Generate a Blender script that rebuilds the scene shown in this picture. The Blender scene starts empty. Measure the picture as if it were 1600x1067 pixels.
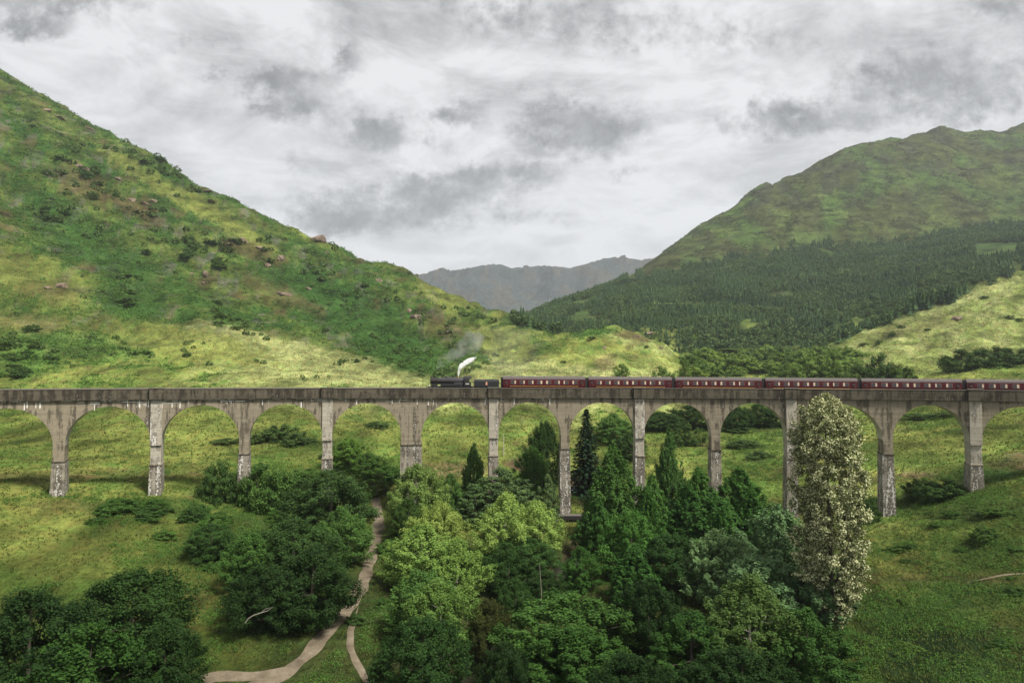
import bpy, bmesh, math, random
import numpy as np
from mathutils import Vector, Matrix

scene = bpy.context.scene
COL = scene.collection
PI = math.pi
R = math.radians
rng = np.random.default_rng(7)
random.seed(7)

# ------------------------------------------------------------------ camera
F = 1067.0
CAMZ = 34.0
PITCH = math.atan(46.5 / F)
SA, CA = math.sin(PITCH), math.cos(PITCH)
cam_d = bpy.data.cameras.new('camera')
cam_d.sensor_width = 36.0
cam_d.lens = 36.0 * F / 1600.0
cam_d.clip_start = 0.5
cam_d.clip_end = 30000
cam = bpy.data.objects.new('camera', cam_d)
COL.objects.link(cam)
cam.location = (0, 0, CAMZ)
cam.rotation_euler = (PI / 2 + PITCH, 0, 0)
scene.camera = cam


def ray(px, py):
    u = (px - 800.0) / F
    v = (533.5 - py) / F
    return u, CA - v * SA, SA + v * CA


def at(px, py, depth):
    x, y, z = ray(px, py)
    return np.array([x / y * depth, depth, CAMZ + z / y * depth])


def zpy(py, depth):
    return at(800, py, depth)[2]


def project(x, y, z):
    dz = z - CAMZ
    fw = y * CA + dz * SA
    up = -y * SA + dz * CA
    return 800 + F * x / fw, 533.5 - F * up / fw


# ------------------------------------------------------------------ helpers
def tag(o, label=None, cat=None, group=None, kind=None):
    if label: o['label'] = label
    if cat: o['category'] = cat
    if group: o['group'] = group
    if kind: o['kind'] = kind
    return o


def empty(name, loc, rz=0.0):
    o = bpy.data.objects.new(name, None)
    COL.objects.link(o)
    o.location = loc
    o.rotation_euler = (0, 0, rz)
    o.empty_display_size = 0.5
    return o


def link(name, me, mat=None, parent=None):
    o = bpy.data.objects.new(name, me)
    COL.objects.link(o)
    if mat is not None and not me.materials:
        me.materials.append(mat)
    if parent is not None:
        o.parent = parent
    return o


def np_mesh(name, verts, quads=None, tris=None, smooth=False, colors=None):
    verts = np.asarray(verts, dtype=np.float32).reshape(-1, 3)
    me = bpy.data.meshes.new(name)
    nq = 0 if quads is None else len(quads)
    nt = 0 if tris is None else len(tris)
    loops = []
    if nq: loops.append(np.asarray(quads, dtype=np.int32).reshape(-1))
    if nt: loops.append(np.asarray(tris, dtype=np.int32).reshape(-1))
    lv = np.concatenate(loops)
    me.vertices.add(len(verts))
    me.vertices.foreach_set('co', verts.reshape(-1))
    me.loops.add(len(lv))
    me.loops.foreach_set('vertex_index', lv)
    tot = np.concatenate([np.full(nq, 4, np.int32), np.full(nt, 3, np.int32)])
    st = np.concatenate([[0], np.cumsum(tot)[:-1]]).astype(np.int32)
    me.polygons.add(nq + nt)
    me.polygons.foreach_set('loop_start', st)
    me.polygons.foreach_set('loop_total', tot)
    me.polygons.foreach_set('use_smooth', np.full(nq + nt, bool(smooth)))
    me.update(calc_edges=True)
    if colors is not None:
        ca = me.color_attributes.new('tint', 'FLOAT_COLOR', 'POINT')
        c4 = np.ones((len(verts), 4), np.float32)
        c4[:, :3] = colors
        ca.data.foreach_set('color', c4.reshape(-1))
    return me


class MB:
    """collects boxes, tubes and lathes into one mesh"""
    def __init__(self):
        self.bm = bmesh.new()

    def box(self, c, s, bevel=0.0, rot=None):
        m = Matrix.Translation(c)
        if rot is not None:
            m = m @ rot
        m = m @ Matrix.Diagonal((s[0], s[1], s[2], 1))
        r = bmesh.ops.create_cube(self.bm, size=1.0, matrix=m)
        if bevel:
            es = list({e for v in r['verts'] for e in v.link_edges})
            bmesh.ops.bevel(self.bm, geom=es, offset=bevel, segments=2, affect='EDGES', profile=0.6)
        return self

    def cyl(self, p0, p1, r0, r1=None, n=14):
        p0, p1 = Vector(p0), Vector(p1)
        r1 = r0 if r1 is None else r1
        d = p1 - p0
        q = d.to_track_quat('Z', 'Y').to_matrix().to_4x4()
        m = Matrix.Translation((p0 + p1) / 2) @ q
        bmesh.ops.create_cone(self.bm, cap_ends=True, segments=n, radius1=r0, radius2=r1, depth=d.length, matrix=m)
        return self

    def lathe(self, prof, origin, axis='Z', n=18):
        """prof: (radius, height) list"""
        rings = []
        for r, h in prof:
            ring = []
            for k in range(n):
                a = 2 * PI * k / n
                p = (r * math.cos(a), r * math.sin(a), h) if axis == 'Z' else (h, r * math.cos(a), r * math.sin(a))
                ring.append(self.bm.verts.new(Vector(origin) + Vector(p)))
            rings.append(ring)
        for a, b in zip(rings[:-1], rings[1:]):
            for k in range(n):
                self.bm.faces.new((a[k], a[(k + 1) % n], b[(k + 1) % n], b[k]))
        self.bm.faces.new(rings[0][::-1])
        self.bm.faces.new(rings[-1])
        return self

    def prism(self, pts, y0, y1):
        """pts in x,z extruded along y"""
        a = [self.bm.verts.new((x, y0, z)) for x, z in pts]
        b = [self.bm.verts.new((x, y1, z)) for x, z in pts]
        n = len(pts)
        for k in range(n):
            self.bm.faces.new((a[k], a[(k + 1) % n], b[(k + 1) % n], b[k]))
        self.bm.faces.new(a[::-1])
        self.bm.faces.new(b)
        return self

    def tube(self, pts, radii, n=8):
        rings = []
        pts = [Vector(p) for p in pts]
        for i, p in enumerate(pts):
            d = (pts[min(i + 1, len(pts) - 1)] - pts[max(i - 1, 0)]).normalized()
            q = d.to_track_quat('Z', 'Y').to_matrix()
            rings.append([self.bm.verts.new(p + q @ Vector((radii[i] * math.cos(2 * PI * k / n), radii[i] * math.sin(2 * PI * k / n), 0))) for k in range(n)])
        for a, b in zip(rings[:-1], rings[1:]):
            for k in range(n):
                self.bm.faces.new((a[k], a[(k + 1) % n], b[(k + 1) % n], b[k]))
        self.bm.faces.new(rings[0][::-1])
        self.bm.faces.new(rings[-1])
        return self

    def mesh(self, name, smooth=False):
        bmesh.ops.recalc_face_normals(self.bm, faces=self.bm.faces)
        me = bpy.data.meshes.new(name)
        self.bm.to_mesh(me)
        self.bm.free()
        if smooth:
            me.polygons.foreach_set('use_smooth', np.ones(len(me.polygons), dtype=bool))
            try:
                me.set_sharp_from_angle(angle=R(40))
            except Exception:
                pass
        return me

    def build(self, name, mat, parent=None, smooth=False):
        return link(name, self.mesh(name, smooth), mat, parent)


def copy_tree(o, parent=None):
    c = o.copy()
    COL.objects.link(c)
    if parent is not None:
        c.parent = parent
    for ch in list(o.children):
        copy_tree(ch, c)
    return c


# ------------------------------------------------------------------ numpy noise
def _hash(ix, iy, seed):
    h = (ix.astype(np.int64) * 374761393 + iy.astype(np.int64) * 668265263 + seed * 144665) & 0xFFFFFFFF
    h = ((h ^ (h >> 13)) * 1274126177) & 0xFFFFFFFF
    return ((h ^ (h >> 16)) & 0xFFFF) / 65535.0


def pnoise(x, y, seed=0):
    x = np.asarray(x, float); y = np.asarray(y, float)
    ix = np.floor(x); iy = np.floor(y)
    fx = x - ix; fy = y - iy
    ux = fx * fx * fx * (fx * (fx * 6 - 15) + 10); uy = fy * fy * fy * (fy * (fy * 6 - 15) + 10)
    def g(dx, dy):
        a = _hash(ix + dx, iy + dy, seed) * 2 * PI
        return np.cos(a) * (fx - dx) + np.sin(a) * (fy - dy)
    a = g(0, 0); b = g(1, 0); c = g(0, 1); d = g(1, 1)
    return ((a * (1 - ux) + b * ux) * (1 - uy) + (c * (1 - ux) + d * ux) * uy) * 1.5


def fbm(x, y, seed=0, octaves=4, gain=0.5):
    s = 0; a = 1.0
    for o in range(octaves):
        s = s + a * pnoise(x * 2 ** o, y * 2 ** o, seed + o * 17)
        a *= gain
    return s


def smoothstep(a, b, x):
    t = np.clip((x - a) / (b - a), 0, 1)
    return t * t * (3 - 2 * t)


# ------------------------------------------------------------------ materials
def new_mat(name):
    m = bpy.data.materials.new(name)
    m.use_nodes = True
    nt = m.node_tree
    for n in list(nt.nodes):
        nt.nodes.remove(n)
    out = nt.nodes.new('ShaderNodeOutputMaterial')
    return m, nt, out


class NT:
    def __init__(self, nt):
        self.nt = nt

    def n(self, t, **kw):
        nd = self.nt.nodes.new(t)
        for k, v in kw.items():
            setattr(nd, k, v)
        return nd

    def L(self, a, b):
        self.nt.links.new(a, b)

    def put(self, sock, v):
        if hasattr(v, 'is_linked') or isinstance(v, bpy.types.NodeSocket):
            self.L(v, sock)
        else:
            sock.default_value = v

    def math(self, op, a, b=None, c=None, clamp=False):
        nd = self.n('ShaderNodeMath', operation=op, use_clamp=clamp)
        self.put(nd.inputs[0], a)
        if b is not None: self.put(nd.inputs[1], b)
        if c is not None: self.put(nd.inputs[2], c)
        return nd.outputs[0]

    def vmath(self, op, a, b=None):
        nd = self.n('ShaderNodeVectorMath', operation=op)
        self.put(nd.inputs[0], a)
        if b is not None: self.put(nd.inputs[1], b)
        return nd.outputs['Value'] if op in ('DOT_PRODUCT', 'LENGTH') else nd.outputs[0]

    def noise(self, vec, scale, detail=4, rough=0.55, dist=0.0):
        nd = self.n('ShaderNodeTexNoise')
        if vec is not None: self.L(vec, nd.inputs['Vector'])
        nd.inputs['Scale'].default_value = scale
        nd.inputs['Detail'].default_value = detail
        nd.inputs['Roughness'].default_value = rough
        nd.inputs['Distortion'].default_value = dist
        return nd.outputs['Fac']

    def ramp(self, fac, stops):
        nd = self.n('ShaderNodeValToRGB')
        cr = nd.color_ramp
        while len(cr.elements) < len(stops):
            cr.elements.new(0.5)
        for e, (p, c) in zip(cr.elements, stops):
            e.position = p
            e.color = (c[0], c[1], c[2], 1) if not isinstance(c, (int, float)) else (c, c, c, 1)
        self.L(fac, nd.inputs[0])
        return nd.outputs[0]

    def mix(self, fac, a, b, mode='MIX'):
        nd = self.n('ShaderNodeMix', data_type='RGBA', blend_type=mode)
        self.put(nd.inputs[0], fac)
        for s, v in ((nd.inputs[6], a), (nd.inputs[7], b)):
            if isinstance(v, bpy.types.NodeSocket):
                self.L(v, s)
            else:
                s.default_value = (v[0], v[1], v[2], 1)
        return nd.outputs[2]

    def maprange(self, v, a, b, c=0.0, d=1.0):
        nd = self.n('ShaderNodeMapRange')
        self.put(nd.inputs[0], v)
        nd.inputs[1].default_value = a; nd.inputs[2].default_value = b
        nd.inputs[3].default_value = c; nd.inputs[4].default_value = d
        return nd.outputs[0]

    def bsdf(self, out, color, rough=0.8, spec=0.3, metal=0.0, normal=None):
        b = self.n('ShaderNodeBsdfPrincipled')
        if isinstance(color, bpy.types.NodeSocket):
            self.L(color, b.inputs['Base Color'])
        else:
            b.inputs['Base Color'].default_value = (*color, 1)
        self.put(b.inputs['Roughness'], rough)
        b.inputs['Specular IOR Level'].default_value = spec
        b.inputs['Metallic'].default_value = metal
        if normal is not None: self.L(normal, b.inputs['Normal'])
        self.L(b.outputs[0], out.inputs['Surface'])
        return b

    def bump(self, h, strength=0.5, dist=0.1):
        b = self.n('ShaderNodeBump')
        b.inputs['Strength'].default_value = strength
        b.inputs['Distance'].default_value = dist
        self.L(h, b.inputs['Height'])
        return b.outputs[0]


def simple(name, col, rough=0.6, spec=0.4, metal=0.0, var=0.25, scale=2.0):
    m, nt, out = new_mat(name)
    k = NT(nt)
    tc = k.n('ShaderNodeTexCoord').outputs['Object']
    f = k.noise(tc, scale, 5)
    c = k.mix(f, [x * (1 - var) for x in col], [min(1, x * (1 + var)) for x in col])
    k.bsdf(out, c, rough, spec, metal)
    return m


def leaf_mat(name, dark, light, white=None, white_frac=0.0, transl=0.22, vscale=0.45, spec=0.07, iw=0.55):
    m, nt, out = new_mat(name)
    k = NT(nt)
    geo = k.n('ShaderNodeNewGeometry')
    isl = geo.outputs['Random Per Island']
    oi = k.n('ShaderNodeObjectInfo')
    tc = k.n('ShaderNodeTexCoord').outputs['Object']
    big = k.noise(tc, vscale, 4)
    f = k.math('ADD', k.math('MULTIPLY', isl, iw), k.math('MULTIPLY', big, 1.65 - iw))
    f = k.math('SUBTRACT', f, 0.32, clamp=True)
    c = k.mix(f, dark, light)
    if white is not None:
        h = k.math('FRACT', k.math('MULTIPLY', isl, 37.31))
        wn = k.noise(tc, 0.5, 3)
        thr = k.math('ADD', h, k.math('MULTIPLY', k.math('SUBTRACT', wn, 0.5), 1.3))
        w = k.math('LESS_THAN', thr, white_frac)
        c = k.mix(w, c, white)
    c = k.mix(1.0, c, oi.outputs['Color'], 'MULTIPLY')
    d = k.n('ShaderNodeBsdfPrincipled')
    k.L(c, d.inputs['Base Color'])
    d.inputs['Roughness'].default_value = 0.65
    d.inputs['Specular IOR Level'].default_value = spec
    t = k.n('ShaderNodeBsdfTranslucent')
    k.L(k.mix(1.0, c, (1.0, 1.0, 0.55), 'MULTIPLY'), t.inputs['Color'])
    ms = k.n('ShaderNodeMixShader')
    ms.inputs[0].default_value = transl
    k.L(d.outputs[0], ms.inputs[1]); k.L(t.outputs[0], ms.inputs[2])
    k.L(ms.outputs[0], out.inputs['Surface'])
    return m


M = {}
M['oak'] = leaf_mat('oak_leaves', (0.020, 0.046, 0.014), (0.070, 0.130, 0.032))
M['alder'] = leaf_mat('alder_leaves', (0.034, 0.085, 0.020), (0.125, 0.235, 0.050))
M['birch'] = leaf_mat('birch_leaves', (0.065, 0.115, 0.024), (0.230, 0.310, 0.085))
M['spruce'] = leaf_mat('spruce_needles', (0.010, 0.026, 0.014), (0.030, 0.060, 0.026), transl=0.1)
M['pine'] = leaf_mat('pine_needles', (0.030, 0.066, 0.026), (0.110, 0.175, 0.062), transl=0.12)
M['poplar'] = leaf_mat('poplar_leaves', (0.048, 0.100, 0.036), (0.185, 0.280, 0.110))
M['silver'] = leaf_mat('silver_leaves', (0.045, 0.064, 0.018), (0.120, 0.145, 0.050), white=(0.52, 0.53, 0.31), white_frac=0.50, transl=0.2)
M['shrub'] = leaf_mat('shrub_leaves', (0.030, 0.066, 0.020), (0.100, 0.155, 0.042))
M['bracken'] = leaf_mat('bracken_fronds', (0.035, 0.095, 0.018), (0.105, 0.190, 0.038))
M['bark'] = simple('bark', (0.09, 0.075, 0.06), 0.9, 0.2, scale=6)
M['birch_bark'] = simple('birch_bark', (0.22, 0.20, 0.165), 0.85, 0.2, scale=6)
M['pale_bark'] = simple('pale_bark', (0.42, 0.39, 0.33), 0.85, 0.2, scale=6)


def terrain_mat():
    m, nt, out = new_mat('turf')
    k = NT(nt)
    pos = k.n('ShaderNodeNewGeometry').outputs['Position']
    at_ = k.n('ShaderNodeVertexColor'); at_.layer_name = 'tint'
    f1 = k.noise(pos, 0.9, 6, 0.65)
    f2 = k.noise(pos, 0.16, 5, 0.6)
    f3 = k.noise(pos, 4.0, 4, 0.7)
    v = k.math('ADD', k.math('ADD', k.math('MULTIPLY', f1, 0.9), k.math('MULTIPLY', f2, 0.7)), k.math('MULTIPLY', f3, 0.5))
    v = k.maprange(v, 0.70, 1.40, 0.45, 1.50)
    c = k.mix(1.0, at_.outputs['Color'], v, 'MULTIPLY')
    f0 = k.noise(k.vmath('MULTIPLY', pos, (1.0, 0.6, 1.6)), 0.045, 7, 0.72)
    c = k.mix(1.0, c, k.maprange(f0, 0.34, 0.66, 0.32, 1.68), 'MULTIPLY')
    wn = k.noise(pos, 0.35, 5, 0.65)
    tint = k.ramp(wn, [(0.35, (0.88, 1.05, 0.90)), (0.65, (1.13, 1.0, 0.96))])
    c = k.mix(1.0, c, tint, 'MULTIPLY')
    h = k.math('ADD', k.math('MULTIPLY', f1, 0.6), k.math('ADD', k.math('MULTIPLY', f2, 1.6), k.math('MULTIPLY', f0, 7.0)))
    k.bsdf(out, c, 0.95, 0.05, normal=k.bump(h, 0.9, 1.0))
    return m


def concrete_mat(name, base, dark, stain, white):
    """weathered mass concrete: board lifts, dark algae streaks, lime runs"""
    m, nt, out = new_mat(name)
    k = NT(nt)
    pos = k.n('ShaderNodeNewGeometry').outputs['Position']
    sp = k.n('ShaderNodeSeparateXYZ'); k.L(pos, sp.inputs[0])
    streak = k.noise(k.vmath('MULTIPLY', pos, (1.0, 1.0, 0.10)), 1.1, 6, 0.7)
    blot = k.noise(pos, 0.45, 7, 0.7)
    fine = k.noise(pos, 3.0, 5, 0.7)
    lift = k.noise(k.vmath('MULTIPLY', pos, (0.05, 0.05, 1.9)), 1.0, 4, 0.7)
    c = k.mix(blot, [x * 0.78 for x in base], [x * 1.2 for x in base])
    c = k.mix(k.maprange(lift, 0.42, 0.60, 0.0, 0.55), c, [x * 0.60 for x in base])
    c = k.mix(k.maprange(k.math('ADD', streak, k.math('MULTIPLY', blot, 0.6)), 0.92 - stain, 0.96 - stain * 0.5, 0.0, 0.9), c, dark)
    wv = k.math('ADD', k.math('MULTIPLY', streak, 0.6), k.math('MULTIPLY', fine, 0.4))
    c = k.mix(k.maprange(wv, 0.64 - white, 0.68 - white, 0.0, 0.9), c, (0.62, 0.60, 0.54))
    c = k.mix(k.maprange(fine, 0.35, 0.7, 0.35, 0.0), c, [x * 0.45 for x in base])
    h = k.math('ADD', k.math('MULTIPLY', fine, 0.5), lift)
    k.bsdf(out, c, 0.92, 0.15, normal=k.bump(h, 0.6, 0.08))
    return m


M['turf'] = terrain_mat()
M['parapet'] = concrete_mat('parapet_concrete', (0.120, 0.104, 0.076), (0.026, 0.022, 0.016), 0.18, 0.02)
M['spandrel'] = concrete_mat('spandrel_concrete', (0.285, 0.245, 0.178), (0.060, 0.052, 0.038), 0.12, 0.03)
M['pier'] = concrete_mat('pier_concrete', (0.33, 0.295, 0.235), (0.030, 0.026, 0.020), 0.24, 0.115)
M['pilaster'] = concrete_mat('pilaster_concrete', (0.44, 0.40, 0.325), (0.10, 0.088, 0.068), 0.12, 0.09)
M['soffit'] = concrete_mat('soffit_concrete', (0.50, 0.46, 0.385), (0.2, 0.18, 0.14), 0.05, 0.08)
M['lime'] = simple('lime_deposit', (0.70, 0.68, 0.62), 0.9, 0.1)
M['coping'] = simple('coping_concrete', (0.17, 0.155, 0.13), 0.9, 0.1)
M['ballast'] = simple('ballast', (0.11, 0.10, 0.09), 0.95, 0.1, scale=8)
M['rail'] = simple('rail_steel', (0.22, 0.17, 0.14), 0.4, 0.5, 0.8)
M['black'] = simple('black_enamel', (0.012, 0.012, 0.013), 0.38, 0.5)
M['boiler'] = simple('boiler_black', (0.03, 0.03, 0.032), 0.42, 0.5)
M['soot'] = simple('sooty_iron', (0.018, 0.017, 0.016), 0.75, 0.3)
M['coal'] = simple('coal', (0.012, 0.012, 0.012), 0.5, 0.4, scale=6)
M['maroon'] = simple('maroon_paint', (0.055, 0.006, 0.009), 0.42, 0.25, var=0.15)
M['roof'] = simple('weathered_roof', (0.085, 0.072, 0.068), 0.75, 0.3)
M['glass'] = simple('window_glass', (0.03, 0.025, 0.025), 0.08, 0.6)
M['cream'] = simple('cream_cloth', (0.46, 0.37, 0.27), 0.8, 0.2, var=0.1)
M['frame'] = simple('window_frame', (0.16, 0.06, 0.05), 0.4, 0.5)
M['bogie'] = simple('underframe_black', (0.02, 0.018, 0.017), 0.7, 0.3)
M['gold'] = simple('yellow_lining', (0.75, 0.45, 0.10), 0.5, 0.4)
M['redbuf'] = simple('red_paint', (0.35, 0.02, 0.015), 0.5, 0.4)
M['white'] = simple('white_paint', (0.8, 0.79, 0.75), 0.5, 0.4, var=0.05)
M['emblem'] = simple('cream_red_emblem', (0.62, 0.30, 0.20), 0.5, 0.4)


def gravel_mat():
    m, nt, out = new_mat('gravel')
    k = NT(nt)
    pos = k.n('ShaderNodeNewGeometry').outputs['Position']
    a = k.noise(pos, 0.5, 5, 0.6); b = k.noise(pos, 6.0, 4, 0.7)
    c = k.ramp(k.math('ADD', k.math('MULTIPLY', a, 0.6), k.math('MULTIPLY', b, 0.4)), [(0.3, (0.060, 0.048, 0.032)), (0.52, (0.140, 0.114, 0.080)), (0.75, (0.26, 0.22, 0.165))])
    k.bsdf(out, c, 0.95, 0.1, normal=k.bump(b, 0.5, 0.05))
    return m


M['gravel'] = gravel_mat()


def water_mat():
    m, nt, out = new_mat('river_water')
    k = NT(nt)
    pos = k.n('ShaderNodeNewGeometry').outputs['Position']
    h = k.noise(pos, 2.0, 4, 0.6)
    k.bsdf(out, (0.018, 0.016, 0.010), 0.08, 0.5, normal=k.bump(h, 0.25, 0.1))
    return m


M['water'] = water_mat()


def rock_mat():
    m, nt, out = new_mat('schist_rock')
    k = NT(nt)
    tc = k.n('ShaderNodeTexCoord').outputs['Object']
    a = k.noise(tc, 0.6, 6, 0.65); b = k.noise(tc, 3.0, 5, 0.7)
    c = k.ramp(k.math('ADD', k.math('MULTIPLY', a, 0.6), k.math('MULTIPLY', b, 0.4)), [(0.36, (0.05, 0.040, 0.030)), (0.52, (0.17, 0.125, 0.092)), (0.68, (0.33, 0.26, 0.20))])
    k.bsdf(out, c, 0.9, 0.2, normal=k.bump(b, 0.8, 0.4))
    return m


M['rock'] = rock_mat()

# ------------------------------------------------------------------ viaduct curve
CX, CY, RAD = 11.4, -81.0, 241.0


def arc(th, r, z):
    return np.array([CX + r * math.sin(th), CY + r * math.cos(th), z])


def theta_for_px(px, r, z):
    a, b = -0.9, 0.9
    for _ in range(60):
        m_ = (a + b) / 2
        p = arc(m_, r, z)
        if project(*p)[0] < px: a = m_
        else: b = m_
    return (a + b) / 2


PAR_TOP = 30.15
PIER_PX = [91.5, 243.5, 381.3, 511, 642.5, 771.3, 883, 999.5, 1118.5, 1237, 1387, 1525]
PTH = [theta_for_px(p, RAD - 2.45, 19.3) for p in PIER_PX]
d0 = PTH[1] - PTH[0]
d1 = PTH[-1] - PTH[-2]
PTH = [PTH[0] - 3 * d0, PTH[0] - 2 * d0, PTH[0] - d0] + PTH + [PTH[-1] + d1, PTH[-1] + 2 * d1, PTH[-1] + 3 * d1]
WIDE = 7


def par_top(th):
    # measured: the left end sits a little higher
    return PAR_TOP + 0.42 * float(np.clip((-th - 0.05) / 0.45, 0, 1.5))


# ------------------------------------------------------------------ terrain
def ln(*pts):
    """feature line: (px, depth, z) or (px, depth, 'y', py) -> arrays of bearing, log depth, height"""
    T, D, Z = [], [], []
    for p in pts:
        if len(p) == 4:
            w = at(p[0], p[3], p[1])
        else:
            w = np.array([(p[0] - 800) / F * p[1], p[1], p[2]])
        T.append(w[0] / w[1]); D.append(math.log(p[1])); Z.append(w[2])
    return np.array(T), np.array(D), np.array(Z)


Y = 'y'
LINES = [
    ln((-900, 9, 2), (300, 9, -4), (800, 9, -6), (1300, 9, -5), (2500, 9, 2)),
    ln((-900, 60, 6), (-500, 73, 0), (0, 73, -5), (300, 73, -5), (500, 73, -4.6), (730, 73, -5), (900, 73, -4.5), (1200, 73, -4), (1400, 73, -3), (1600, 73, -1.5), (2100, 73, 4), (2500, 65, 10)),
    ln((-900, 80, 14), (-500, 95, 8), (0, 104, 2.6), (300, 106, .2), (500, 108, -1.2), (760, 108, -2.4), (900, 108, -1.8), (1200, 108, -1), (1400, 108, -.4), (1600, 106, 3.4), (2100, 95, 9), (2500, 80, 17)),
    ln((-900, 100, 27), (-500, 108, 19), (0, 124, 10.4), (89, 131, 9.6), (243, 143, 8.9), (381, 150, 6.4), (510, 155, 3), (640, 157, 1.2), (885, 158, .4), (1000, 157, .6), (1240, 150, 1.2), (1387, 143, 2.3), (1523, 135, 8.8), (1600, 130, 11), (2100, 112, 19), (2500, 100, 27)),
    ln((-900, 190, 60), (-500, 195, 38), (0, 200, Y, 690), (200, 200, Y, 690), (400, 200, Y, 700), (600, 200, Y, 715), (720, 200, Y, 725), (900, 200, Y, 738), (1100, 200, Y, 735), (1300, 200, Y, 720), (1400, 200, Y, 700), (1600, 195, Y, 660), (2100, 190, 40), (2500, 185, 60)),
    ln((-900, 300, 120), (-500, 300, 72), (0, 300, Y, 605), (200, 300, Y, 606), (400, 300, Y, 612), (600, 300, Y, 622), (720, 300, Y, 628), (820, 300, Y, 628), (900, 300, Y, 640), (1100, 300, Y, 652), (1200, 300, Y, 650), (1300, 300, Y, 648), (1400, 300, Y, 633), (1500, 300, Y, 615), (1600, 300, Y, 598), (2100, 300, 72), (2500, 300, 100)),
    ln((-900, 400, 210), (-500, 400, 145), (0, 400, 62), (200, 400, Y, 530), (400, 400, Y, 555), (600, 400, Y, 575), (720, 400, Y, 580), (800, 390, Y, 583), (900, 385, Y, 586), (950, 385, Y, 582), (1050, 390, Y, 590), (1100, 400, Y, 593), (1200, 400, Y, 600), (1300, 400, Y, 594), (1400, 400, Y, 575), (1500, 400, Y, 560), (1600, 400, Y, 545), (2100, 400, 100), (2500, 400, 140)),
    ln((-900, 560, 420), (-500, 560, 310), (0, 560, 172), (200, 555, Y, 420), (400, 550, Y, 480), (600, 545, Y, 525), (720, 530, Y, 540), (800, 470, Y, 558), (860, 440, Y, 562), (950, 440, Y, 552), (1040, 435, Y, 572), (1100, 460, Y, 584), (1200, 480, Y, 589), (1300, 480, Y, 575), (1400, 480, Y, 540), (1500, 490, Y, 510), (1600, 500, Y, 490), (2100, 500, 150), (2500, 500, 200)),
    ln((-900, 830, 760), (-500, 820, 630), (-100, 805, Y, 40), (0, 800, Y, 97), (50, 795, Y, 127), (100, 790, Y, 162), (150, 785, Y, 190), (205, 775, Y, 216), (300, 760, Y, 276), (400, 745, Y, 326), (500, 735, Y, 371), (560, 725, Y, 397), (640, 715, Y, 423), (700, 705, Y, 452), (760, 690, Y, 477), (820, 620, Y, 502), (862, 540, Y, 522), (900, 520, Y, 512), (950, 510, Y, 505), (1000, 500, Y, 512), (1040, 492, Y, 536), (1075, 490, Y, 562), (1100, 520, Y, 576), (1200, 560, Y, 575), (1280, 560, Y, 554), (1330, 560, Y, 531), (1400, 570, Y, 498), (1500, 590, Y, 463), (1560, 600, Y, 443), (1600, 610, Y, 428), (1800, 640, 190), (2100, 650, 260), (2500, 650, 320)),
    ln((-900, 1050, 620), (-500, 1000, 520), (0, 960, 330), (205, 930, 220), (400, 900, 160), (560, 880, 110), (700, 850, 80), (820, 780, 52), (862, 740, 40), (950, 660, 38), (1040, 640, 36), (1100, 630, Y, 571), (1200, 650, Y, 564), (1300, 650, Y, 550), (1400, 660, 78), (1500, 690, 104), (1600, 710, 125), (2100, 760, 270), (2500, 800, 330)),
    ln((-900, 1300, 400), (-500, 1300, 300), (0, 1250, 200), (400, 1200, 120), (700, 1080, 95), (820, 980, Y, 516), (900, 940, Y, 496), (1000, 930, Y, 482), (1100, 920, Y, 480), (1200, 920, Y, 478), (1300, 920, Y, 468), (1400, 930, Y, 442), (1500, 940, Y, 408), (1600, 950, Y, 388), (2100, 1000, 380), (2500, 1000, 420)),
    ln((-900, 1500, 200), (400, 1450, 90), (700, 1300, 100), (815, 1140, Y, 495), (900, 1200, Y, 464), (1000, 1250, Y, 442), (1100, 1280, Y, 424), (1200, 1300, Y, 401), (1300, 1310, Y, 391), (1400, 1320, Y, 384), (1500, 1320, Y, 368), (1600, 1320, Y, 356), (2100, 1350, 560), (2500, 1350, 600)),
    ln((-900, 1800, 150), (400, 1700, 80), (700, 1600, 80), (800, 1500, 90), (850, 1450, 120), (900, 1420, Y, 470), (970, 1450, Y, 436), (1000, 1500, Y, 418), (1060, 1550, Y, 372), (1100, 1600, Y, 341), (1140, 1620, Y, 322), (1180, 1650, Y, 287), (1250, 1700, Y, 262), (1330, 1720, Y, 221), (1400, 1740, Y, 202), (1440, 1750, Y, 195), (1470, 1755, Y, 189), (1510, 1760, Y, 198), (1560, 1770, Y, 197), (1600, 1780, Y, 184), (1800, 1800, Y, 150), (2100, 1800, Y, 120), (2500, 1800, Y, 140)),
    ln((-900, 2500, 60), (800, 2400, 60), (1000, 2450, 200), (1400, 2500, 420), (2500, 2500, 450)),
    ln((-900, 3300, 20), (2500, 3300, 20)),
]
NTC, NDR = 900, 620
TG = np.linspace(-1.55, 1.62, NTC)
LG = np.linspace(math.log(9.5), math.log(3200), NDR)
LD = np.stack([np.interp(TG, l[0], l[1]) for l in LINES])
LZ = np.stack([np.interp(TG, l[0], l[2]) for l in LINES])
ZG = np.zeros((NDR, NTC))
for j in range(NTC):
    ZG[:, j] = np.interp(LG, LD[:, j], LZ[:, j])


def gsmooth(a, s, axis):
    n = int(s * 3) + 1
    k_ = np.exp(-0.5 * (np.arange(-n, n + 1) / s) ** 2); k_ /= k_.sum()
    pad = [(0, 0), (0, 0)]; pad[axis] = (n, n)
    b = np.pad(a, pad, mode='edge')
    out_ = np.zeros_like(a)
    for i, w in enumerate(k_):
        sl = [slice(None), slice(None)]; sl[axis] = slice(i, i + a.shape[axis])
        out_ += w * b[tuple(sl)]
    return out_


ZG = gsmooth(gsmooth(ZG, 2.4, 0), 2.2, 1)
YG = np.exp(LG)[:, None] * np.ones((1, NTC))
XG = YG * TG[None, :]

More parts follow.
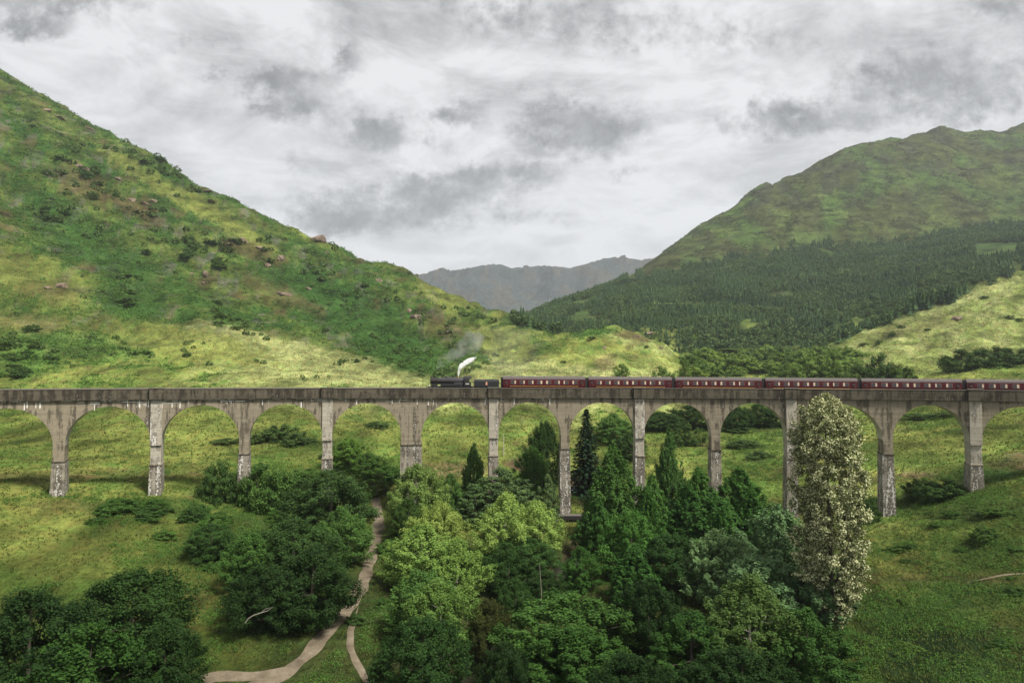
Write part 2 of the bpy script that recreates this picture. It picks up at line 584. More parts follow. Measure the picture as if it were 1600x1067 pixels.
# distance to polylines (path, river) so the relief is levelled there
def px_line(pts):
    out_ = []
    for px, py in pts:
        T_ = (px - 800) / F
        j = int(np.clip(round((T_ - TG[0]) / (TG[1] - TG[0])), 0, NTC - 1))
        pys = project(XG[:, j], YG[:, j], ZG[:, j])[1]
        i = int(np.argmax((pys < py) & (YG[:, j] > 40)))
        out_.append(at(px, py, YG[i, j])[:2])
    return np.array(out_)


def resample(p, step):
    d = np.r_[0, np.cumsum(np.linalg.norm(np.diff(p, axis=0), axis=1))]
    n = max(4, int(d[-1] / step))
    s = np.linspace(0, d[-1], n)
    q = np.stack([np.interp(s, d, p[:, 0]), np.interp(s, d, p[:, 1])], 1)
    for _ in range(3):
        q[1:-1] = (q[:-2] + 2 * q[1:-1] + q[2:]) / 4
    return q


PATH = resample(np.vstack([[-33, 55], px_line([(350, 1090), (440, 1062), (480, 1025), (510, 990), (538, 962), (562, 925), (576, 890), (584, 855), (591, 825), (592, 806)]), [[-33, 166], [-36, 178]]]), 0.8)
PATH2 = resample(np.vstack([[-46, 68.0], px_line([(330, 1058), (400, 1060), (450, 1050)])]), 0.8)
TRAIL = resample(px_line([(600, 1105), (572, 1062), (556, 1035), (546, 1012), (548, 985), (560, 950)]), 0.6)
TRAIL2 = resample(px_line([(1530, 1064), (1505, 1010), (1492, 975), (1480, 940), (1462, 915), (1440, 890)]), 0.6)
TRAIL3 = resample(px_line([(1510, 912), (1540, 902), (1570, 900), (1600, 897), (1660, 892)]), 0.6)
RIVER = resample(np.array([[-4, 30], [-5.0, 60], [-5.2, 74], [-4.5, 85], [-3.5, 96], [-1, 106], [3, 116], [9, 124], [15, 135], [20, 150], [22, 170], [16, 190], [2, 205]]), 1.0)


def dist_poly(x, y, P, maxd=12):
    d = np.full(x.shape, 1e3)
    b0 = P.min(0) - maxd; b1 = P.max(0) + maxd
    msk = (x > b0[0]) & (x < b1[0]) & (y > b0[1]) & (y < b1[1])
    xs = x[msk]; ys = y[msk]
    dd = np.full(xs.shape, 1e3)
    for q in P[::2]:
        dd = np.minimum(dd, np.hypot(xs - q[0], ys - q[1]))
    d[msk] = dd
    return d


dpath = np.minimum(np.minimum(dist_poly(XG, YG, PATH), dist_poly(XG, YG, PATH2)), np.minimum(dist_poly(XG, YG, TRAIL) + 1.2, np.minimum(dist_poly(XG, YG, TRAIL2) + 1.2, dist_poly(XG, YG, TRAIL3) + 1.2)))
driver = dist_poly(XG, YG, RIVER)
calm = smoothstep(1.5, 6, dpath)
# relief: grows with distance from the valley floor
amp_hill = smoothstep(230, 520, YG)
rel = 0.55 * fbm(XG / 14, YG / 14, 1, 4) * calm * (YG < 400)
rel += 0.22 * fbm(XG / 3.0, YG / 3.0, 2, 2) * calm * (YG < 300)
right = smoothstep(1.2, 0.0, 0) if False else smoothstep(700, 1000, YG)
hill = 6.0 * fbm(XG / 130 + 3, YG / 26, 8, 4, 0.55) + 1.8 * fbm(XG / 15, YG / 17, 7, 4, 0.6) + 4.2 * fbm(XG / 60, YG / 75, 5, 5, 0.52) + 1.6 * (1 - np.abs(pnoise(XG / 26, YG / 30, 9)) * 2.2)
rel += amp_hill * (1 - right) * hill
crag = 15 * fbm(XG / 190 + 0.25 * fbm(XG / 90, YG / 90, 51, 2), YG / 230, 31, 6, 0.6) + 3.5 * (1 - 2.4 * np.abs(pnoise(XG / 75 + YG / 160, YG / 120 - XG / 300, 33)))
rel += right * smoothstep(0.2, 0.45, TG)[None, :] * smoothstep(1150, 1500, YG) * crag
rel += right * 3 * fbm(XG / 50, YG / 60, 41, 3)
ZG = ZG + rel
ZG = ZG - 1.9 * smoothstep(5.0, 1.5, driver)


def gz(x, y):
    x = np.asarray(x, float); y = np.asarray(y, float)
    t = (x / y - TG[0]) / (TG[1] - TG[0])
    l = (np.log(y) - LG[0]) / (LG[1] - LG[0])
    t = np.clip(t, 0, NTC - 1.001); l = np.clip(l, 0, NDR - 1.001)
    j = t.astype(int); i = l.astype(int)
    a = t - j; b = l - i
    return (ZG[i, j] * (1 - a) + ZG[i, j + 1] * a) * (1 - b) + (ZG[i + 1, j] * (1 - a) + ZG[i + 1, j + 1] * a) * b


def hit(px, py, dmin=60):
    """first terrain point seen at a pixel"""
    u, v, w = ray(px, py)
    T_ = u / v
    j = int(np.clip(round((T_ - TG[0]) / (TG[1] - TG[0])), 0, NTC - 1))
    el = (ZG[:, j] - CAMZ) / YG[:, j]
    ok = np.nonzero((el >= w / v) & (YG[:, j] > dmin))[0]
    if not len(ok): return None
    d = YG[ok[0], j]
    return np.array([T_ * d, d, gz(T_ * d, d)])


WPOLY = np.array([(700, 560), (790, 495), (815, 487), (900, 457), (960, 441), (1000, 434), (1050, 425), (1100, 413), (1180, 397), (1240, 383), (1330, 380), (1400, 378), (1480, 362), (1540, 352), (1620, 345), (1800, 330), (2100, 300), (2100, 420), (1800, 400), (1600, 418), (1545, 436), (1490, 474), (1400, 500), (1340, 525), (1290, 545), (1215, 556), (1150, 564), (1090, 566), (1060, 548), (1000, 520), (900, 522), (800, 560)], float)


def inpoly(x, y, P):
    c = np.zeros(len(x), bool)
    j = len(P) - 1
    for i in range(len(P)):
        xi, yi = P[i]; xj, yj = P[j]
        m_ = ((yi > y) != (yj > y)) & (x < (xj - xi) * (y - yi) / (yj - yi + 1e-12) + xi)
        c ^= m_
        j = i
    return c



# colours of the turf: patches of grass, bracken, heather, soil
PX, PY = project(XG, YG, ZG)
C_y = np.array((0.170, 0.190, 0.050)); C_g = np.array((0.085, 0.140, 0.030)); C_d = np.array((0.032, 0.078, 0.018))
C_b = np.array((0.095, 0.072, 0.036)); C_p = np.array((0.250, 0.262, 0.110)); C_o = np.array((0.100, 0.100, 0.045))
C_s = np.array((0.20, 0.135, 0.09)); C_r = np.array((0.085, 0.08, 0.07)); C_m = np.array((0.110, 0.140, 0.034))
n1 = fbm(XG / 38 + 4, YG / 60, 61, 5, 0.6)
n2 = fbm(XG / 14, YG / 22, 71, 4, 0.6)
n3 = fbm(XG / 95, YG / 34, 81, 5, 0.55)
n4 = fbm(XG / 5, YG / 7, 91, 3, 0.6)


def lerp(c, d, w):
    return c * (1 - w[..., None]) + d * w[..., None]


TC = np.ones(ZG.shape + (3,)) * C_m
TC = lerp(TC, C_y, smoothstep(-0.2, 0.5, n1))
TC = lerp(TC, C_g, smoothstep(0.05, 0.5, n2) * 0.8)
TC = lerp(TC, C_b, smoothstep(0.35, 0.75, fbm(XG / 9, YG / 12, 101, 4)) * 0.6)
# upper left hill: greener with dark bracken bands
lh = smoothstep(330, 480, YG) * smoothstep(0.12, -0.1, XG / YG)
TC = lerp(TC, np.array((0.070, 0.110, 0.026)), lh * 0.9)
TC = lerp(TC, C_d, lh * smoothstep(0.02, 0.40, n3 + 0.55 * n2) * 0.9)
TC = lerp(TC, np.array((0.130, 0.150, 0.045)), lh * smoothstep(0.12, 0.55, -n3 + 0.5 * n4) * 0.5)
TC = lerp(TC, C_r * 1.3, lh * smoothstep(0.3, 0.6, fbm(XG / 16, YG / 34, 113, 5, 0.65)) * 0.7)
TC = lerp(TC, C_b, lh * smoothstep(0.35, 0.7, fbm(XG / 22, YG / 30, 111, 4)) * 0.7)
# pale grass at the foot and on the knoll
foot = smoothstep(240, 300, YG) * smoothstep(470, 380, YG) * smoothstep(-0.60, -0.35, XG / YG) * smoothstep(0.35, 0.22, XG / YG)
TC = lerp(TC, C_p, foot * 0.65 * smoothstep(-0.5, 0.3, n1 + 0.4 * n4))


def patch(px, py, rx, ry, col, s=1.0, ang=0.0, ymin=0, ymax=1e9):
    global TC
    dx = PX - px; dy = PY - py
    ca, sa = math.cos(R(ang)), math.sin(R(ang))
    a = (dx * ca + dy * sa) / rx; b = (-dx * sa + dy * ca) / ry
    d = a * a + b * b
    w = smoothstep(1.3, 0.35, d + 0.55 * n2 + 0.35 * n4) * s * ((YG > ymin) & (YG < ymax))
    TC = lerp(TC, np.array(col), w)


H = dict(ymin=290, ymax=950)
for a in [(560, 500, 190, 45, C_d, .85, 32), (640, 560, 110, 28, C_d, .85, 25), (330, 470, 60, 20, C_d, .5, 25), (90, 330, 150, 22, C_d, .6, 30),
          (160, 395, 170, 26, C_d, .75, 25), (205, 470, 60, 35, C_d, .8, 10), (430, 420, 130, 30, C_d, .6, 35), (60, 250, 70, 12, C_d, .5, 30),
          (300, 300, 160, 9, C_d, .6, 34), (520, 400, 120, 12, C_d, .6, 30), (150, 540, 110, 22, C_d, .6, 5), (40, 550, 60, 40, C_d, .6, 0),
          (240, 285, 130, 12, C_y, .7, 33), (350, 345, 120, 14, C_y, .8, 33), (470, 360, 70, 10, C_y, .6, 30), (60, 430, 90, 40, C_y, .6, 15),
          (440, 560, 170, 34, C_p, .8, 14), (620, 600, 160, 20, C_p, .7, 5), (300, 540, 130, 30, C_y, .8, 10), (780, 530, 60, 30, C_y, .7, 25), (720, 480, 90, 16, C_y, .7, 25),
          (130, 290, 60, 22, C_b, .7, 25), (210, 325, 50, 16, C_b, .8, 25), (70, 455, 60, 14, C_b, .5, 5), (400, 395, 60, 14, C_b, .7, 20), (440, 460, 80, 14, C_b, .6, 22),
          (50, 505, 60, 16, C_b, .5, 5), (690, 510, 40, 20, C_b, .6, 25), (650, 430, 60, 9, C_b, .4, 25), (740, 495, 28, 14, C_d, .7, 10), (720, 560, 60, 16, C_d, .5, 20)]:
    patch(*a, **H)
for a in [(890, 560, 60, 14, C_y, .7), (1000, 535, 60, 12, C_p, .6, 15), (985, 525, 35, 7, C_b, .8, 15), (925, 520, 45, 5, C_d, .9, -6), (945, 575, 18, 22, C_s, .45),
          (820, 585, 110, 22, C_p, .8), (980, 590, 90, 14, C_p, .7)]:
    patch(*a, ymin=290, ymax=800)
# right-hand pasture
rp = smoothstep(330, 420, YG) * smoothstep(760, 640, YG) * smoothstep(0.42, 0.52, XG / YG)
TC = lerp(TC, lerp(np.ones_like(TC) * np.array((0.175, 0.215, 0.065)), C_p, smoothstep(-.3, .4, n2)), rp * 0.9)
patch(1500, 465, 90, 9, C_p, .8, -15, 400, 800); patch(1430, 510, 90, 10, C_b, .35, -10, 400, 800)
# valley floor
for a in [(60, 800, 160, 40, C_y, .7), (250, 700, 160, 30, C_y, .8), (180, 740, 120, 10, C_b, .4), (100, 870, 180, 40, C_y, .6), (300, 870, 90, 16, C_d, .6), (235, 790, 110, 14, C_d, .7),
          (350, 770, 60, 14, C_d, .5), (1420, 860, 80, 60, C_y, .6, 30), (1500, 790, 140, 34, C_d, .7), (1480, 960, 170, 70, C_d, .8), (1500, 1040, 200, 60, np.array((0.030, 0.062, 0.016)), .85), (1530, 860, 120, 30, C_d, .6), (390, 840, 100, 50, C_d, .7), (1590, 722, 50, 16, C_s, .9), (1540, 742, 90, 12, C_d, .9),  # darkest patch: bracken green plus the corner's vignette shading painted in
          (1440, 742, 40, 5, C_s, .7), (1470, 700, 120, 26, C_y, .7), (1590, 1000, 60, 40, C_b, .35), (700, 735, 60, 12, C_s, .6), (700, 690, 60, 30, C_y, .7), (1190, 700, 60, 30, C_g, .6),
          (30, 745, 60, 10, C_b, .5), (120, 790, 70, 10, C_b, .5), (400, 690, 40, 6, C_b, .5), (330, 660, 150, 30, C_y, .6), (880, 870, 30, 24, C_s, .9), (585, 1000, 30, 40, C_y, .5)]:
    patch(*a, ymin=60, ymax=285)
for a in [(1420, 880, 60, 60, C_y, .55, 35), (1470, 720, 160, 14, C_g, .6), (1500, 905, 120, 8, C_b, .5), (1560, 960, 60, 20, np.array((0.10, 0.12, 0.03)), .6)]:
    patch(*a, ymin=60, ymax=285)
# forest floor under the far wood
wd_ = (YG > 560) & (YG < 1450) & inpoly(PX.ravel(), PY.ravel(), WPOLY).reshape(PX.shape)
TC = lerp(TC, np.array((0.035, 0.062, 0.022)), wd_ * 0.0)
# under the trees: darker, duller green ground
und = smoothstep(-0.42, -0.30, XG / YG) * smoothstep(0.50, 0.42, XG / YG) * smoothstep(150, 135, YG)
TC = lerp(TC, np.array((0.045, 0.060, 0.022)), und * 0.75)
TC = lerp(TC, C_s * 0.6, smoothstep(6, 3, driver) * 0.9)
# right mountain
rm = smoothstep(700, 900, YG)
steep = np.abs(np.gradient(ZG, axis=0) / np.gradient(YG, axis=0))
rmc = lerp(np.ones_like(TC) * C_o, np.array((0.105, 0.150, 0.050)), smoothstep(-0.1, 0.5, fbm(XG / 130, YG / 160, 121, 5, .6)))
rmc = lerp(rmc, np.array((0.165, 0.190, 0.075)), smoothstep(0.15, 0.6, fbm(XG / 90 + YG / 200, YG / 140, 131, 5, .6)) * smoothstep(1750, 1350, YG))
rmc = lerp(rmc, C_r * 0.9, smoothstep(0.1, 0.6, fbm(XG / 55, YG / 65, 141, 5, .65) + 0.35 * smoothstep(0.6, 1.2, steep)) * smoothstep(1250, 1600, YG) * 0.85)
TC = lerp(TC, rmc * np.array((.54, .64, .48)), rm)
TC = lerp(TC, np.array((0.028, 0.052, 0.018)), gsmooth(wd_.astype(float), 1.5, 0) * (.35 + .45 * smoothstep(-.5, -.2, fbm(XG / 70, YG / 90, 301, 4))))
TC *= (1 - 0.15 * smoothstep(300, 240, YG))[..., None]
TC *= (1 - 0.32 * smoothstep(165, 115, YG))[..., None]  # near turf darkened in its colour to imitate a vignette
TC *= (1 - 0.22 * smoothstep(104, 84, YG))[..., None]  # nearest turf again: vignette of the lower edge painted into the colour
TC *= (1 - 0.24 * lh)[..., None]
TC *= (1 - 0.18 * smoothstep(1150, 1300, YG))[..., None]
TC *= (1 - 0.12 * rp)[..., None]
TC = np.clip(TC, 0.01, 0.6)

ii, jj = np.meshgrid(np.arange(NDR - 1), np.arange(NTC - 1), indexing='ij')
v0 = ii * NTC + jj
QALL = np.stack([v0, v0 + 1, v0 + NTC + 1, v0 + NTC], -1).reshape(-1, 4)
qt = (TG[jj].reshape(-1)); qd = np.exp(LG[ii]).reshape(-1)
VALL = np.stack([XG, YG, ZG], -1).reshape(-1, 3)
CALL = TC.reshape(-1, 3)
cls = np.zeros(len(QALL), int)
cls[(qd > 360) & (qt < 0.06) & (qd < 1000)] = 1
cls[(qd > 700) & (qt >= 0.06)] = 2
cls[(qd >= 1000) & (qt < 0.06)] = 2
for c_, nm in ((0, 'ground'), (1, 'hill'), (2, 'hill')):
    q = QALL[cls == c_]
    used, inv = np.unique(q, return_inverse=True)
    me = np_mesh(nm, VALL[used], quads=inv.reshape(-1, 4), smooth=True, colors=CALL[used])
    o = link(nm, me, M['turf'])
    tag(o, kind='structure')


def strip(name, P, w, lift, mat, wobble=0.3, sw=5, seed=3):
    tan = np.gradient(P, axis=0); tan /= np.linalg.norm(tan, axis=1)[:, None] + 1e-9
    nrm = np.stack([-tan[:, 1], tan[:, 0]], 1)
    s = np.arange(len(P))
    V = []
    for k in range(sw):
        f = k / (sw - 1) * 2 - 1
        ww = w * (1.0 if name == 'path' else smoothstep(-2, 14, s) * smoothstep(len(P) + 1, len(P) - 14, s)) * (1 + wobble * pnoise(s / 6.0 + 50 * (f > 0), s * 0 + seed * 3.3, seed))
        p = P + nrm * (f * ww)[:, None]
        V.append(np.c_[p, gz(p[:, 0], p[:, 1]) + lift * (1.0 if abs(f) < 0.9 else -0.6)])
    V = np.stack(V, 1)
    n = len(P)
    i_, j_ = np.meshgrid(np.arange(n - 1), np.arange(sw - 1), indexing='ij')
    a = i_ * sw + j_
    q = np.stack([a, a + sw, a + sw + 1, a + 1], -1).reshape(-1, 4)
    o = link(name, np_mesh(name, V.reshape(-1, 3), quads=q, smooth=True), mat)
    tag(o, kind='structure')
    return o


strip('path', PATH, 1.2, 0.07, M['gravel'], 0.55, 7)
strip('path', PATH2, 1.35, 0.09, M['gravel'], seed=5)
strip('trail', TRAIL, 0.55, 0.06, M['gravel'], seed=6)
strip('trail', TRAIL3, 0.45, 0.05, M['gravel'], 0.5, seed=8)
# river: level water in the carved bed
tan = np.gradient(RIVER, axis=0); tan /= np.linalg.norm(tan, axis=1)[:, None]
nr = np.stack([-tan[:, 1], tan[:, 0]], 1)
zr = gz(RIVER[:, 0], RIVER[:, 1]) + 0.55
zr = np.convolve(np.pad(zr, 12, mode='edge'), np.ones(25) / 25, 'valid')
V = np.stack([np.c_[RIVER + nr * s_ * 3.6, zr] for s_ in (-1, 1)], 1).reshape(-1, 3)
a = np.arange(len(RIVER) - 1) * 2
tag(link('river_water', np_mesh('river_water', V, quads=np.stack([a, a + 1, a + 3, a + 2], 1)), M['water']), kind='structure')

# far mountain range
sil = np.array([(300, 470), (420, 452), (500, 442), (600, 432), (640, 429), (665, 427), (690, 424), (720, 420), (745, 415), (770, 412), (785, 413), (800, 418), (830, 416), (850, 414), (870, 416), (890, 418), (905, 414), (925, 409), (945, 403), (962, 401), (985, 403), (1005, 406), (1040, 398), (1080, 415), (1200, 430), (1400, 440)], float)
tf = np.linspace(-0.5, 0.6, 420)
df = np.linspace(3300, 6200, 110)
pxs = tf * F + 800
crest_d = 4700 + 250 * fbm(tf * 6, tf * 0, 201, 3)
crest_z = np.array([zpy(y_, d_) for y_, d_ in zip(np.interp(pxs, sil[:, 0], sil[:, 1]), crest_d)])
DF, TF = np.meshgrid(df, tf, indexing='ij')
w = np.where(DF < crest_d[None], (DF - 3300) / (crest_d[None] - 3300), 1 - (DF - crest_d[None]) / 1500 * 0.8)
ZF = 20 + (crest_z[None] - 20) * np.clip(w, 0, 1) ** 1.15
XF = DF * TF
ZF += 55 * np.clip(w * 1.3, 0, 1) * (w < 0.97) * fbm(XF / 330, DF / 520, 211, 5, .55) - 50 * (w < 0.95) * np.clip(w, 0, 1) * np.abs(pnoise(XF / 260 + DF / 900, DF / 1300, 215))
CF = lerp(np.ones(ZF.shape + (3,)) * np.array((0.034, 0.044, 0.048)), C_r * .6, smoothstep(-.1, .5, fbm(XF / 150, DF / 240, 221, 5, .65)))
CF = lerp(CF, np.array((0.050, 0.064, 0.050)), smoothstep(.1, .5, fbm(XF / 260, DF / 300, 231, 4)) * smoothstep(.9, .4, w))
i_, j_ = np.meshgrid(np.arange(len(df) - 1), np.arange(len(tf) - 1), indexing='ij')
a = i_ * len(tf) + j_
o = link('far_mountains', np_mesh('far_mountains', np.stack([XF, DF, ZF], -1).reshape(-1, 3), quads=np.stack([a, a + 1, a + 1 + len(tf), a + len(tf)], -1).reshape(-1, 4), smooth=True, colors=CF.reshape(-1, 3)), M['turf'])
tag(o, kind='structure')

# ------------------------------------------------------------------ viaduct
via = empty('railway_viaduct', (*arc(0, RAD, 0)[:2], 0))
tag(via, 'long grey concrete railway viaduct of round arches curving across the glen', 'viaduct')
VO = np.array(via.location)
ZSP, SPAN_R = 19.3, 7.62
ZBAND = 27.85
TH0, TH1 = PTH[0], PTH[-1]


def half_w(i):
    return (2.25 if i == WIDE else 0.97)


def curved_box(name, ths, r0, r1, z0, z1, mat, parent):
    """swept rectangle along the curve; z0, z1 may be functions of theta"""
    V = []
    for th in ths:
        a_ = z0(th) if callable(z0) else z0
        b_ = z1(th) if callable(z1) else z1
        for r, z in ((r0, a_), (r1, a_), (r1, b_), (r0, b_)):
            V.append(arc(th, r, z) - VO)
    n = len(ths)
    q = []
    for i in range(n - 1):
        for k_ in range(4):
            q.append((i * 4 + k_, (i + 1) * 4 + k_, (i + 1) * 4 + (k_ + 1) % 4, i * 4 + (k_ + 1) % 4))
    q.append((0, 1, 2, 3)); q.append(((n - 1) * 4 + 3, (n - 1) * 4 + 2, (n - 1) * 4 + 1, (n - 1) * 4))
    o = link(name, np_mesh(name, V, quads=q), mat, parent)
    return o


def zb(th): return par_top(th) - (PAR_TOP - ZBAND)


THS = np.linspace(TH0, TH1, 260)
curved_box('parapet', THS, RAD - 2.85, RAD - 2.40, lambda t: zb(t) + 0.22, lambda t: par_top(t) - 0.12, M['parapet'], via)
curved_box('parapet', THS, RAD + 2.40, RAD + 2.85, lambda t: zb(t) + 0.22, lambda t: par_top(t) - 0.12, M['parapet'], via)
curved_box('coping', THS, RAD - 2.92, RAD - 2.34, lambda t: par_top(t) - 0.12, par_top, M['coping'], via)
curved_box('coping', THS, RAD + 2.34, RAD + 2.92, lambda t: par_top(t) - 0.12, par_top, M['coping'], via)
curved_box('string_course', THS, RAD - 2.98, RAD - 2.2, zb, lambda t: zb(t) + 0.22, M['parapet'], via)
curved_box('string_course', THS, RAD + 2.2, RAD + 2.98, zb, lambda t: zb(t) + 0.22, M['parapet'], via)
curved_box('deck', THS, RAD - 2.40, RAD + 2.40, lambda t: zb(t) + 0.225, lambda t: zb(t) + 0.55, M['spandrel'], via)

RF = RAD - 2.45


rl = random.Random(4)


def arch_mesh(i):
    """one bay: spandrel walls, arch soffit"""
    ta, tb = PTH[i], PTH[i + 1]
    s0 = half_w(i); L_ = (tb - ta) * RF; s1 = L_ - half_w(i + 1)
    rad = (s1 - s0) / 2; mid = (s0 + s1) / 2
    ss = [0.0] + [mid - rad * math.cos(PI * k_ / 36) for k_ in range(37)] + [L_]
    rise = 7.55
    V = []
    for k_, s in enumerate(ss):
        th = ta + s / RF
        u = np.clip(1 - ((s - mid) / rad) ** 2, 0, 1)
        z0 = ZSP + rise * math.sqrt(u) if 0 < k_ < len(ss) - 1 else ZSP
        zt = zb(th)
        for r in (RF, RAD + 2.45):
            V.append(arc(th, r, z0) - VO); V.append(arc(th, r, zt) - VO)
    q = []
    for k_ in range(len(ss) - 1):
        a_ = k_ * 4; b_ = a_ + 4
        q += [(a_, b_, b_ + 1, a_ + 1), (a_ + 2, a_ + 3, b_ + 3, b_ + 2), (a_, a_ + 2, b_ + 2, b_), (a_ + 1, b_ + 1, b_ + 3, a_ + 3)]
    nq = len(q)
    if 2 <= i < 9:      # lime leaking from under the string course, mostly on the left spans
        hmid = (ta + tb) / 2
        for k_ in range(30 if i < 5 else 13):
            th = ta + (tb - ta) * rl.uniform(0.05, 0.95)
            fr = abs(((th - ta) / (tb - ta)) - .5)
            hmax = 0.35 if fr < .13 else 1.5
            vert = rl.random() < 0.55
            wd = rl.uniform(0.05, 0.12) if vert else rl.uniform(0.3, 1.0)
            hh = rl.uniform(0.3, hmax) if vert else rl.uniform(0.08, 0.16)
            zt = zb(th) - rl.choice([0.02, 0.05, 0.35, 0.4, 0.7]) * (hmax > 0.5)
            b0 = len(V)
            for s_ in (-wd, wd):
                for z_ in (zt - hh, zt):
                    V.append(arc(th + s_ / RF, RF - 0.006, z_) - VO)
            q.append((b0, b0 + 2, b0 + 3, b0 + 1))
    me = np_mesh('arch', V, quads=q)
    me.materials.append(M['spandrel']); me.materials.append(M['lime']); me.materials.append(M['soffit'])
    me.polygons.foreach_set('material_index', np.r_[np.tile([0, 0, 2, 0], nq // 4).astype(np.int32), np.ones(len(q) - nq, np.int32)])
    return me


def local_box(th, r0, r1, hw0, hw1, z0, z1, grow=0.0):
    """tapered box on a pier's own axes: hw0 and grow at the bottom"""
    er = np.array([math.sin(th), math.cos(th), 0]); et = np.array([math.cos(th), -math.sin(th), 0])
    c = np.array([CX, CY, 0])
    V = []
    for (hw, g, z) in ((hw0, grow, z0), (hw1, 0, z1)):
        for sr, st in ((0, -1), (0, 1), (1, 1), (1, -1)):
            r = (r0 - g) if sr == 0 else (r1 + g)
            V.append(c + er * r + et * st * hw + np.array([0, 0, z]) - VO)
    q = [(0, 1, 5, 4), (1, 2, 6, 5), (2, 3, 7, 6), (3, 0, 4, 7), (3, 2, 1, 0), (4, 5, 6, 7)]
    return V, q


def lb(name, mat, parent, *a_, **k_):
    V, q = local_box(*a_, **k_)
    me = np_mesh(name, V, quads=q)
    bm = bmesh.new(); bm.from_mesh(me)
    bmesh.ops.bevel(bm, geom=list(bm.edges), offset=0.04, segments=1, affect='EDGES')
    bm.to_mesh(me); bm.free()
    return link(name, me, mat, parent)


for i in range(len(PTH) - 1):
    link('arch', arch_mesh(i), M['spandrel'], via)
for i, th in enumerate(PTH):
    hw = half_w(i)
    p = arc(th, RF, 0)
    base = float(min(gz(p[0], p[1]), gz(*arc(th, RAD + 2.5, 0)[:2]))) - 1.5
    zled = ZSP - (3.1 if i % 2 else 4.6) + (1.2 if i == WIDE else 0)
    pier = lb('pier', M['pier'], via, th, RF - 0.02, RAD + 2.47, hw + 0.02 + 0.30, hw + 0.14, base, zled, grow=0.35)
    lb('pier_shaft', M['spandrel'] if i % 2 else M['pilaster'], pier, th, RF - 0.012, RAD + 2.462, hw + 0.02, hw + 0.02, zled, ZSP + 0.02)
    lb('ledge', M['parapet'] if i % 2 else M['spandrel'], pier, th, RF - 0.17, RAD + 2.62, hw + 0.22, hw + 0.22, zled - 0.16, zled + 0.1)
    if i % 2 == 0:   # pilasters rise to the parapet and carry a refuge
        lb('pilaster', M['pilaster'], via, th, RF - 0.36, RF + 0.3, hw + 0.12, hw + 0.12, ZSP - 0.6, zb(th) - 0.02)
        ref = lb('refuge', M['parapet'], via, th, RF - 0.95, RF + 0.02, hw + 0.35, hw + 0.35, zb(th) + 0.02, par_top(th) + 0.02)
        lb('coping', M['coping'], ref, th, RF - 1.05, RF + 0.06, hw + 0.45, hw + 0.45, par_top(th) + 0.02, par_top(th) + 0.17)
# track on the deck
def rail_z(th):
    return par_top(0) - 1.12 - 0.55 * float(np.clip((th + 0.03) / 0.42, -0.6, 1.2))


trk = empty('railway_track', (VO[0], VO[1], 0))
tag(trk, 'single railway track on ballast along the top of the viaduct', 'track')
curved_box('ballast', THS, RAD - 1.9, RAD + 1.9, lambda t: rail_z(t) - 0.75, lambda t: rail_z(t) - 0.16, M['ballast'], trk)
for s_ in (-0.7525, 0.7525):
    curved_box('rail', THS, RAD + s_ - 0.035, RAD + s_ + 0.035, lambda t: rail_z(t) - 0.158, rail_z, M['rail'], trk)


# ------------------------------------------------------------------ train (built along local x, front towards -x, rail at z = 0)
def wheel(x, y, r, parent, spokes=0, name='wheel'):
    mb = MB()
    s_ = 1 if y > 0 else -1
    mb.cyl((x, y - 0.07, r), (x, y + 0.07, r), r, n=24)
    mb.cyl((x, y + s_ * 0.07, r), (x, y + s_ * 0.10, r), r * 0.86, n=24)
    mb.cyl((x, y + s_ * 0.10, r), (x, y + s_ * 0.16, r), r * 0.2, n=12)
    return mb.build(name, M['soot'], parent, True)


